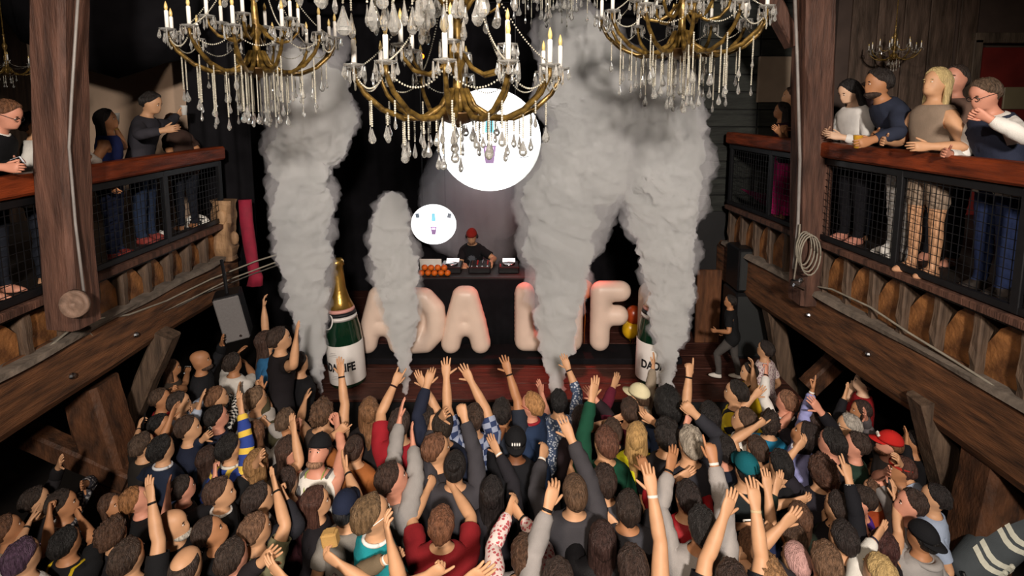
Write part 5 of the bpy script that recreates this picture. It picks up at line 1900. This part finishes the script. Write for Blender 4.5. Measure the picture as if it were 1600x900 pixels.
C(1384, 850, 'woman with dark auburn long hair and tattooed lifted arm', '#1f1a1c', 'tank', ('long', '#331a17'), Rr=(1400, 770, 'open'), yaw=15, sex='f', ex=('tank', ('bandR', '#141214')))
C(1414, 786, 'pink faced man between rust top and black cap', '#7c7775', 'short', ('short', '#2d201a'), yaw=75, skin='pink', hp=12)
C(1443, 838, 'man in backwards black cap and grey hood at lower right', '#9a9592', 'short', ('cap', BN), L=(1420, 806, 'spread'), yaw=20, ex=(('capback', '#151518'), 'hoodie', ('hood', '#9a9592')), skin='tan', sc=1.0, loose=1.2)
C(1452, 776, 'person in a pale blue shirt at the right edge of crowd', '#97a3b8', 'short', ('short', '#191312'), yaw=60)
C(1424, 690, 'person in black at the right edge behind the red cap', '#151417', 'long', ('short', '#191210'), yaw=60, skin='tan')
# --- fillers that show as dark heads between the others
for hx, hy, lab, tp, hr_, yw in (
    (62, 780, 'dim figure in dark shirt farthest left in the crowd', '#1d1a1c', ('short', DB), -50),
    (276, 762, 'man in black tee with red print by the navy jacket', '#161417', ('short', '#1f1713'), -40),
    (370, 868, 'dim man in black below the olive tee', '#141416', ('short', '#2a1f19'), -20),
    (330, 650, 'dark haired man behind the checked shirt', '#1f2230', ('short', '#17110e'), -50),
    (440, 700, 'dark haired woman between honey highlights and white tank', '#221d1c', ('long', '#33221a'), -20),
    (905, 652, 'dark haired woman left of the green sleeve', '#2a2024', ('long', '#20140f'), 5),
    (1070, 690, 'fair haired person before the pointing black sleeve', '#2a2a30', ('short', '#8f8578'), 10),
    (1132, 700, 'dark haired person in navy left of the teal cap', '#191d2a', ('short', '#16100e'), 10),
    (1292, 690, 'black haired person behind the lavender top', '#17151a', ('short', '#14100f'), 30),
    (1312, 790, 'dim person in black left of the purple shirt', '#161519', ('short', '#211713'), 20),
):
    C(hx, hy, lab, tp, 'long', hr_, yaw=yw, sex='f' if hr_[0] == 'long' else 'm', skin=random.choice(['light', 'tan', 'tan', 'pink']))
# --- left of the stage and stage right
STG = dict(group='people beside the stage')
C(416, 532, 'woman in a blue top left of the stage under the curtain', '#26557a', 'short', ('long', '#33221a'), L=(412, 470, 'relax'), yaw=-60, sex='f', floor=0.3, sc=0.95, **STG)
C(442, 528, 'person in dark top stretching an arm toward the stage', '#1d191c', 'short', ('short', '#2b1e17'), Rr=(466, 523, 'open', 'n', .5), yaw=-60, floor=0.3, **STG)
C(462, 566, 'dim person in black at the left foot of the stage', '#141316', 'long', ('short', '#1d1512'), yaw=-30, **STG)
C(1141, 470, 'stage man in black tee and grey trousers stepping up', '#141416', 'short', ('short', '#17110e'), L=((-0.2, 0.3, 1.0), 'relax', None, 'loc'), Rr=((0.22, 0.16, 0.88), 'relax', None, 'loc'), yaw=62, floor=SZ, Y=7.0, pants='#4a4644', legs=(('L', 38, 45, 6), ('R', -8, 4, 4)), shoes='#cfc8c0', lean=10, skin='tan', fixed=True, **STG)
C(1196, 545, 'woman in a patterned pink top at stage right', '#8a6a74', 'short', ('short', '#1d1512'), yaw=40, sex='f', pat='camo', c2='#c9b8b4', sc=0.94, **STG)
C(1170, 580, 'person in a yellow top bending at the stage corner', '#c9a81a', 'short', ('short', '#241913'), yaw=80, sc=0.88, lean=18, **STG)
C(1150, 612, 'person in a yellow and black jersey at the stage corner', '#b9a020', 'short', ('short', '#1a1411'), yaw=60, pat='jersey', c2='#15151a', **STG)
# --- the DJ
C(737, 368, 'DJ in black tee with red hat and headphones behind the table', '#141417', 'short', ('cap', '#4a2a1c'), L=(770, 412, 'relax', 'n', .5), Rr=(728, 418, 'relax', 'n', .5), yaw=176, floor=SZ, Y=8.78, lean=14, hp=-16, ex=(('capback', '#8c2a22'), ('beard', '#6b4a34'), ('headphones', '#1b1b1e')), fixed=True, group='people on the stage', pat='badge_front', c2='#55585f', palmL=(0, 0.3, -1), palmR=(0, 0.3, -1), alongL=(0, 1, -0.3), alongR=(0, 1, -0.3))

# --- balcony guests
BL = dict(floor=BZ, fixed=True, group='guests on the left balcony')
BRT = dict(floor=BZ, fixed=True, group='guests on the right balcony')
C(12, 178, 'man in a black suit with glasses leaning on the left rail', '#111114', 'long', ('short', '#5a3a24'), L=(28, 262, 'grip', 'n', .5), Rr=(10, 268, 'grip', 'n', .5), yaw=-78, lean=24, hp=-18, Y=4.25, skin='pink', ex=('jacket', ('collar', '#dcd8d2'), ('glasses', '#17171a'), ('phoneL', '#c9ccd2', 'bright phone in the hands of the suited man')), **BL)
C(52, 192, 'person in a white shirt mostly behind the left post', '#d9d4cc', 'long', ('short', '#2a1d17'), yaw=-60, Y=4.6, **BL)
C(113, 198, 'man in striped scarf leaning out right of the left post', '#bdb6ae', 'long', ('short', '#1d1512'), L=(138, 246, 'relax', 'n', .5), Rr=(116, 168, 'fist', 'f', .5), yaw=-70, lean=14, Y=4.9, skin='tan', ex=(('vest', '#2a2226'), ('beard', '#1d1512')), **BL)
C(166, 186, 'woman in a navy dress with long black hair raising a drink', '#1f2a5c', 'tank', ('long', '#110d0d'), L=(182, 196, 'grip', 'f', .35), yaw=-70, sex='f', Y=5.35, skin='tan', ex=('tank', ('bandL', '#c9a24a'), ('cupL', '#cfd2cf', 'clear drink glass in the hand of navy dressed woman')), pants='#222a44', shoes='#7a2a22', **BL)
C(237, 160, 'man in a charcoal sweater reaching forward on the left balcony', '#2f2d33', 'long', ('short', '#17110e'), L=(283, 178, 'grip'), Rr=(262, 205, 'relax', 'n', .5), yaw=-84, lean=16, hp=-14, Y=6.0, pants='#26324a', shoes='#8a3a34', ex=('sweater', ('cupL', '#d8d8d4', 'clear glass held out over the left balcony')), **BL)
C(268, 190, 'person with bowed brown head at the end of left balcony', '#3a2a24', 'short', ('short', '#4a3022'), yaw=60, lean=20, hp=-30, Y=6.7, skin='tan', **BL)
C(1222, 172, 'woman with long dark hair and fuchsia skirt on the right balcony', '#2a1520', 'tank', ('long', '#1a1110'), L=(1216, 208, 'relax', 'n', .5), Rr=(1230, 206, 'relax', 'n', .5), yaw=72, lean=10, sex='f', Y=7.3, pants='#b01c62', skin='tan', ex=('tank', 'skirt'), **BRT)
C(1236, 150, 'man half hidden by the right timber post', '#2a2528', 'long', ('short', '#33241c'), yaw=72, Y=7.5, **BRT)
C(1326, 142, 'woman in white jacket with long black hair looking down', '#d6d2ce', 'long', ('long', '#120e0e'), L=((-0.1, 0.34, 1.10), 'relax', None, 'loc'), Rr=((0.12, 0.32, 1.12), 'relax', None, 'loc'), yaw=100, lean=12, hp=-22, sex='f', Y=5.95, pants='#141318', skin='pale', ex=('jacket', ('scarf', '#17151a')), shoes='#c98a78', **BRT)
C(1372, 128, 'bearded man in navy sweater leaning far over with a beer', '#2a2f3f', 'long', ('short', '#1b1411'), L=(1356, 226, 'grip', 'n', .56), Rr=(1370, 218, 'relax', 'n', .54), yaw=84, lean=38, hp=2, Y=5.4, pants='#d0ccc6', skin='tan', ex=('sweater', 'plaidpants', ('beard', '#2a1d16'), ('beerL', '#c9962e', 'yellow beer held out over the right rail')), shoes='#d8d4ce', **BRT)
C(1353, 146, 'person on a phone behind the navy sweater', '#33262a', 'long', ('short', '#2a1d17'), L=(1346, 152, 'grip', 'f', .3), yaw=90, Y=6.1, skin='light', ex=(('phoneL', '#1a1a1d', 'dark phone at the ear behind the navy sweater'),), **BRT)
C(1464, 128, 'blonde woman in a short taupe dress at the right rail', '#8a7868', 'dress', ('long', '#d8bd84'), L=((-0.22, 0.3, 1.08), 'relax', None, 'loc'), Rr=((0.2, 0.32, 1.10), 'relax', None, 'loc'), yaw=100, lean=4, sex='f', Y=4.8, skin='light', ex=('dress',), shoes='#b98a6a', **BRT)
C(1494, 122, 'balding man standing behind the blonde woman', '#6a5348', 'short', ('buzz', '#2a1f19'), yaw=110, Y=5.15, skin='pink', pants='#1d1d22', **BRT)
C(1538, 146, 'man in white shirt and dark vest with glasses, hand at chin', '#e0dcd6', 'long', ('short', '#4a3a2c'), L=(1534, 182, 'fist', 'n', .38), Rr=((0.1, 0.42, 1.08), 'relax', None, 'loc'), yaw=92, lean=22, hp=-16, Y=4.3, skin='pink', ex=(('vest', '#2b3042'), ('glasses', '#17171a')), pants='#1f2a4a', shoes='#2a2420', **BRT)
_rh = random.Random(11)
for s_ in SPEC:
    if not any(q_ in s_['label'] for q_ in ('navy cap', 'maroon shirt', 'brown hair in black')) and s_['L'] is None and s_['Rr'] is None and s_['floor'] == 0 and s_['Y'] is None and s_['hy'] < 880 and _rh.random() < 0.5:
        g_ = _rh.choice((-1, 1))
        tg_ = ((g_ * _rh.uniform(0.14, 0.26), _rh.uniform(0.12, 0.34), _rh.uniform(1.74, 1.9)), _rh.choice(('open', 'open', 'relax', 'point', 'fist')), None, 'loc')
        s_['Rr' if g_ > 0 else 'L'] = tg_
w_ = relax(SPEC)
for i_, s_ in enumerate(SPEC):
    build_person(s_, i_)
    if 'dark curly haired person at the bottom left' in s_['label']:
        CARTON = s_['base'] + RZ(R(s_['yaw'])) @ (s_['pose'].map('handR', (0.82, 0.0, AZ - 0.07)) * s_['sc'])
# ------------------------------------------------------------------ chandeliers
M_GOLD = mat('aged_gold', '#8f7238', 0.36, 0.5, 0.5, 22, 0.15, 40, dark='#3a2a14')
M_BRONZE = mat('bronze_bowl', '#5e4426', 0.35, 0.7, 0.35, 14)
M_CANDLE = mat('candle_sleeve', '#e8e4dc', 0.5, 0, 0.04, 8)
M_CRYSTAL = glass('crystal', (0.93, 0.92, 0.88), 0.05, 0.86)
M_BEAD = glass('bead_glass', (0.80, 0.76, 0.64), 0.12, 0.6)
M_BULB = glass('bulb_amber', (0.95, 0.72, 0.30), 0.08, 0.4)


def me_of(fn, m_, smooth=True):
    mb = MB()
    fn(mb)
    o = mb.build('proto', m_, None, smooth)
    me = o.data
    bpy.data.objects.remove(o)
    return me


def _drop(m):
    m.lathe([(0.0, 0.0), (0.0035, -0.004), (0.004, -0.008), (0.010, -0.028), (0.0175, -0.046), (0.017, -0.056), (0.009, -0.066), (0.0, -0.069)], 6, rot=Matrix.Diagonal((1, 0.5, 1)))


def _bead_line(pts, r_=0.0065):
    def fn(m):
        for p in pts:
            m.ball(p, r_, 6, 4)
    return fn


CH_ARM = me_of(lambda m: m.tube([(0.05, 0, -0.10), (0.10, 0, -0.20), (0.20, 0, -0.265), (0.33, 0, -0.27), (0.45, 0, -0.22), (0.55, 0, -0.13), (0.60, 0, -0.04), (0.60, 0, 0.0)], [0.014, 0.016, 0.018, 0.017, 0.016, 0.014, 0.012, 0.012], 8), M_GOLD)
CH_ARM2 = me_of(lambda m: m.tube([(0.04, 0, 0.10), (0.10, 0, 0.02), (0.18, 0, -0.02), (0.27, 0, 0.0), (0.33, 0, 0.07), (0.34, 0, 0.12)], [0.012, 0.014, 0.014, 0.013, 0.011, 0.011], 8), M_GOLD)
CH_SCROLL = me_of(lambda m: m.tube([(0.03, 0, 0.30), (0.09, 0, 0.40), (0.17, 0, 0.47), (0.24, 0, 0.44), (0.25, 0, 0.36), (0.20, 0, 0.33), (0.18, 0, 0.37)], [0.012, 0.013, 0.012, 0.011, 0.010, 0.008, 0.006], 8), M_GOLD)
CH_STEM = me_of(lambda m: m.lathe([(0.0, -0.24), (0.05, -0.22), (0.07, -0.16), (0.03, -0.1), (0.025, 0.0), (0.05, 0.06), (0.03, 0.12), (0.022, 0.28), (0.045, 0.34), (0.05, 0.4), (0.02, 0.46), (0.018, 0.6), (0.03, 0.64), (0.0, 0.68)], 16), M_GOLD)
CH_BOWL = me_of(lambda m: m.lathe([(0.0, -0.33), (0.012, -0.325), (0.015, -0.31), (0.06, -0.3), (0.11, -0.28), (0.15, -0.245), (0.155, -0.235), (0.12, -0.245), (0.0, -0.255)], 24), M_BRONZE)
CH_DISH = me_of(lambda m: m.lathe([(0.0, 0.0), (0.02, 0.0), (0.05, 0.012), (0.058, 0.022), (0.05, 0.018), (0.018, 0.01), (0.018, 0.03), (0.0, 0.03)], 14), M_CRYSTAL)
CH_CANDLE = me_of(lambda m: m.lathe([(0.0, 0.0), (0.0135, 0.0), (0.0135, 0.125), (0.009, 0.13), (0.0, 0.13)], 12), M_CANDLE)
CH_BULB = me_of(lambda m: m.lathe([(0.0, 0.125), (0.008, 0.128), (0.0125, 0.15), (0.010, 0.168), (0.004, 0.186), (0.0, 0.195)], 10), M_BULB)
CH_DROP = me_of(_drop, M_CRYSTAL, False)
CH_PRISM = me_of(lambda m: m.lathe([(0.0, 0.0), (0.005, -0.006), (0.008, -0.05), (0.009, -0.085), (0.0, -0.105)], 5), M_CRYSTAL, False)
CH_STR = {n: me_of(_bead_line([(0, 0, -0.012 * i) for i in range(n)]), M_BEAD) for n in (6, 12, 20, 28)}


def sag(p, q, s_, n):
    p, q = Vector(p), Vector(q)
    return [p.lerp(q, i / n) - Vector((0, 0, 4 * s_ * (i / n) * (1 - i / n))) for i in range(n + 1)]


CH_SWAG = {}


def chandelier(px, py, Y, label, scale=1.0, n1=12, n2=6, lower=14, long_=False, full=True, turn=0.0, big=1.0):
    q = atY(px, py, Y)
    root = tag(empty('chandelier', q, turn), label, 'chandelier', 'crystal chandeliers')
    root.scale = (scale, scale, scale)
    RT = lambda a: Matrix.Rotation(a, 4, 'Z')
    T = Matrix.Translation
    link('stem', CH_STEM, root)
    link('bowl', CH_BOWL, root)
    top = (7.7 - q.z) / scale
    one('chain', M_GOLD, lambda m: m.tube([(0, 0, 0.66), (0, 0, top)], 0.012, 6), root)
    rnd = random.Random(int(px))

    def candle(M, par):
        d = link('bobeche', CH_DISH, root, M)
        c = link('candle', CH_CANDLE, root, M @ T((0, 0, 0.02)))
        link('bulb', CH_BULB, c)
        for j in range(7 if full else 2):
            a = j * 2 * math.pi / (7 if full else 2) + 0.4
            link('crystal', CH_PRISM if j % 2 else CH_DROP, root, M @ T((0.056 * math.cos(a), 0.056 * math.sin(a), 0.016)) @ RT(a + 1) @ Matrix.Scale(0.95, 4))
    for i in range(n1):
        a = 2 * math.pi * i / n1
        link('arm', CH_ARM, root, RT(a))
        candle(RT(a) @ T((0.60, 0, 0)), root)
        k = ('o', n1)
        if k not in CH_SWAG:
            b = 2 * math.pi / n1
            CH_SWAG[k] = me_of(_bead_line(sag((0.6, 0, -0.02), (0.6 * math.cos(b), 0.6 * math.sin(b), -0.02), 0.09, 22), 0.0055), M_BEAD)
        link('bead_swag', CH_SWAG[k], root, RT(a))
        if full:
            if 'c' not in CH_SWAG:
                CH_SWAG['c'] = me_of(_bead_line(sag((0.24, 0, 0.42), (0.59, 0, 0.02), 0.06, 34), 0.0055), M_BEAD)
            if i % 2 == 0:
                link('bead_swag', CH_SWAG['c'], root, RT(a))
            # pendants hung from the arm
            for r_, z in ((0.22, -0.275), (0.33, -0.285), (0.43, -0.24), (0.52, -0.175)):
                n_ = rnd.choice((6, 12)) if not long_ else rnd.choice((12, 20, 28))
                M = RT(a + rnd.uniform(-.05, .05)) @ T((r_, 0, z))
                link('bead_string', CH_STR[n_], root, M)
                link('crystal', CH_DROP, root, M @ T((0, 0, -0.012 * n_)) @ RT(rnd.uniform(0, 3)) @ Matrix.Scale(big * rnd.uniform(1.0, 1.45), 4))
    for i in range(n2):
        a = 2 * math.pi * (i + 0.5) / n2
        link('arm', CH_ARM2, root, RT(a))
        candle(RT(a) @ T((0.34, 0, 0.12)), root)
        if full:
            link('scroll', CH_SCROLL, root, RT(a + 0.3))
            link('crystal', CH_DROP, root, RT(a + 0.3) @ T((0.235, 0, 0.34)) @ Matrix.Scale(1.5, 4))
    for i in range(lower):
        a = 2 * math.pi * (i + 0.3) / lower
        r_ = 0.15 if i % 2 else 0.09
        n_ = rnd.choice((6, 12, 20)) if not long_ else rnd.choice((20, 28))
        M = RT(a) @ T((r_, 0, -0.25))
        link('bead_string', CH_STR[n_], root, M)
        link('crystal', CH_DROP, root, M @ T((0, 0, -0.012 * n_)) @ RT(rnd.uniform(0, 3)) @ Matrix.Scale(big * rnd.uniform(1.1, 1.5), 4))
    return root


chandelier(715, 112, 3.3, 'large gold and crystal chandelier in the middle before the round screen', 1.02, 12, 6, 8)
chandelier(400, 60, 4.4, 'gold chandelier with long crystal strings at the upper left', 1.0, 12, 6, 16, True, turn=0.2)
chandelier(1066, 28, 4.3, 'gold chandelier with long crystal strings at the upper right', 1.02, 12, 6, 16, True, turn=0.35)
chandelier(640, -125, 2.8, 'chandelier cut off by the top, only its large drops showing', 1.0, 9, 0, 9, False, turn=0.1, big=1.5)
chandelier(868, -75, 5.2, 'distant chandelier at the top between middle and right ones', 0.9, 10, 0, 12, True, turn=0.5)
chandelier(1397, 78, 7.0, 'small crystal chandelier over the guests on the right balcony', 0.46, 8, 4, 10, False, False)
chandelier(10, 98, 5.4, 'small crystal chandelier behind the left timber post', 0.42, 8, 0, 8, False, False)

# ------------------------------------------------------------------ smoke jets
def smoke_mat(name, dens, col=(0.82, 0.79, 0.85)):
    m = bpy.data.materials.new(name)
    m.use_nodes = True
    nt = m.node_tree
    for n in list(nt.nodes):
        if n.type != 'OUTPUT_MATERIAL':
            nt.nodes.remove(n)
    out = [n for n in nt.nodes if n.type == 'OUTPUT_MATERIAL'][0]
    v = nt.nodes.new('ShaderNodeVolumeScatter')
    v.inputs['Color'].default_value = col + (1,)
    v.inputs['Density'].default_value = dens
    v.inputs['Anisotropy'].default_value = -0.15
    nt.links.new(v.outputs[0], out.inputs['Volume'])
    return m


M_SMOKE = smoke_mat('smoke_dense', 24.0)
M_MIST = smoke_mat('smoke_thin', 2.0)


def plume_mesh(path, Y, seed, grow, vox, amp):
    rs = random.Random(seed)
    mb = MB()
    for (x0, y0, w0), (x1, y1, w1) in zip(path[:-1], path[1:]):
        ln = math.hypot(x1 - x0, y1 - y0)
        n = max(2, int(ln / max(6.0, 0.16 * (w0 + w1) / 2)))
        for i in range(n):
            t = i / n
            w_ = w0 + (w1 - w0) * t
            x, y = x0 + (x1 - x0) * t, y0 + (y1 - y0) * t
            c = atY(x, y, Y)
            r0 = w_ / 850 * Y / 2
            m_ = 3 if w_ < 40 else 6
            for j in range(m_):
                a = rs.uniform(0, 2 * math.pi)
                rr = r0 * rs.uniform(0.34, 0.62)
                off = max(0.0, r0 - rr) * rs.uniform(0.55, 1.0)
                p = c + Vector((math.cos(a) * off, math.sin(a) * off * 0.8, rs.uniform(-.3, .3) * r0))
                mb.ball(p, rr * grow, 9, 7)
            mb.ball(c, r0 * 0.66 * grow, 9, 7)
    me = bpy.data.meshes.new('tmp')
    me.from_pydata(mb.v, [], mb.f)
    o = bpy.data.objects.new('tmp', me)
    COL.objects.link(o)
    md = o.modifiers.new('r', 'REMESH')
    md.mode = 'VOXEL'
    md.voxel_size = vox
    sm = o.modifiers.new('s', 'SMOOTH')
    sm.iterations = 2
    tx = bpy.data.textures.new('puff', 'CLOUDS')
    tx.noise_scale = 0.14
    tx.noise_depth = 3
    dp = o.modifiers.new('d', 'DISPLACE')
    dp.texture = tx
    dp.strength = amp
    dp.mid_level = 0.5
    dp.texture_coords = 'GLOBAL'
    tx2 = bpy.data.textures.new('puff2', 'CLOUDS')
    tx2.noise_scale = 0.065
    tx2.noise_depth = 2
    dp = o.modifiers.new('d2', 'DISPLACE')
    dp.texture = tx2
    dp.strength = amp * 0.7
    dp.mid_level = 0.5
    dp.texture_coords = 'GLOBAL'
    dg = bpy.context.evaluated_depsgraph_get()
    m2 = bpy.data.meshes.new_from_object(o.evaluated_get(dg))
    bpy.data.objects.remove(o)
    m2.materials.clear()
    return m2


PLUMES = [
    ('tall smoke column rising left of the left bottle', 6.62, [(503, 625, 8), (497, 590, 18), (489, 540, 44), (484, 490, 64), (481, 440, 84), (476, 380, 98), (472, 320, 104), (472, 260, 112), (484, 210, 134), (492, 165, 140), (478, 125, 120), (462, 95, 90)]),
    ('short smoke column before the second letter D', 6.6, [(634, 612, 14), (632, 570, 26), (628, 520, 52), (624, 470, 74), (618, 420, 84), (610, 380, 80), (612, 340, 64), (614, 305, 48)]),
    ('thickest smoke column between the letters L and F', 6.6, [(869, 612, 30), (869, 570, 46), (870, 520, 74), (872, 470, 92), (872, 420, 112), (874, 370, 132), (878, 320, 150), (902, 270, 178), (936, 220, 186), (940, 170, 196), (926, 120, 186), (892, 70, 126), (882, 30, 100)]),
    ('tall smoke column rising behind the right bottle label', 6.62, [(1042, 612, 18), (1044, 570, 34), (1046, 520, 64), (1046, 470, 84), (1044, 420, 96), (1042, 370, 112), (1036, 320, 134), (1034, 270, 150), (1030, 220, 150), (1024, 170, 150), (1026, 130, 120)]),
]
for i, (lab, Y, path) in enumerate(PLUMES):
    me = plume_mesh([(x, y, w_ * 0.96) for x, y, w_ in path], Y, 40 + i, 1.0, 0.024, 0.14)
    me.materials.append(M_SMOKE)
    root = link('smoke_plume', me)
    tag(root, lab, 'smoke', 'smoke jets at the stage front')
    me2 = plume_mesh([(x, y, w_ * 1.12) for x, y, w_ in path[2:]], Y, 40 + i, 1.1, 0.06, 0.16)
    me2.materials.append(M_MIST)
    link('mist', me2, root)
# the wide haze where the two right columns meet
me = plume_mesh([(930, 235, 90), (965, 205, 120), (1000, 175, 130), (970, 140, 120), (1050, 165, 110), (1085, 215, 60)], 7.1, 77, 1.0, 0.04, 0.12)
me.materials.append(smoke_mat('smoke_medium', 5.0))
o = link('smoke_cloud', me)
tag(o, 'wide smoke cloud joining the two right columns near the top', 'smoke')
me = plume_mesh([(528, 98, 30), (530, 75, 50), (522, 52, 44)], 7.0, 78, 1.0, 0.04, 0.12)
me.materials.append(M_MIST)
tag(link('smoke_wisp', me), 'faint smoke wisp above the left column behind the chandelier', 'smoke')

me = plume_mesh([(700, 300, 150), (740, 290, 190), (770, 300, 190), (730, 360, 150), (770, 370, 120)], 9.55, 79, 1.0, 0.06, 0.1)
me.materials.append(smoke_mat('stage_haze', 0.45))
tag(link('stage_haze', me), 'thin grey haze hanging around the two round screens', 'haze')

# ------------------------------------------------------------------ loose things in the lower corners
bx = empty('padded_roll', atY(1552, 856, 3.9))
bx.rotation_euler = (R(10), R(-38), R(8))
tag(bx, 'grey padded roll with white printed bars in the lower right corner', 'roll')
M_ROLL = fabric('#4a4f52')
one('roll_body', M_ROLL, lambda m: m.lathe([(0.0, -0.36), (0.08, -0.36), (0.13, -0.31), (0.155, -0.1), (0.155, 0.1), (0.13, 0.31), (0.08, 0.36), (0.0, 0.36)], 24, rot=rot_to((1, 0, 0))), bx, True)
for k, (x, a) in enumerate(((-0.14, 8), (-0.07, 8), (0.10, 8), (0.17, 8))):
    def bar(m):
        rows = []
        for i in range(9):
            t = R(-30 + 125 * i / 8)
            rows.append([(x + dx + 0.03 * math.sin(i * 0.9), -0.157 * math.cos(t), 0.157 * math.sin(t)) for dx in (-0.022, 0.022)])
        rows2 = [[(p[0], p[1] * 1.02, p[2] * 1.02) for p in r_] for r_ in rows]
        m.quadgrid(rows2, False)
        for i in (2,):
            m.ball((x + 0.045, -0.157 * math.cos(R(10)), 0.157 * math.sin(R(10))), 0.022, 8, 5)
    one('printed_bar', fabric('#cfcdbc'), bar, bx)
one('roll_strap', M_BLACK, lambda m: m.tube([(-0.34, -0.05, -0.12), (-0.38, -0.1, 0.02), (-0.33, -0.05, 0.14)], 0.014, 6), bx, True)
tag(one('tan_carton', fabric('#b08a52'), lambda m: (m.cbox(Vector(CARTON) + Vector((0, 0, 0.04)), (0.1, 0.07, 0.09), 0.008, Matrix.Rotation(R(-8), 3, 'Y')), m.box(Vector(CARTON) + Vector((0, 0, 0.088)), (0.06, 0.05, 0.012), Matrix.Rotation(R(-8), 3, 'Y')))), 'small tan carton lifted left of the teal polo', 'carton')
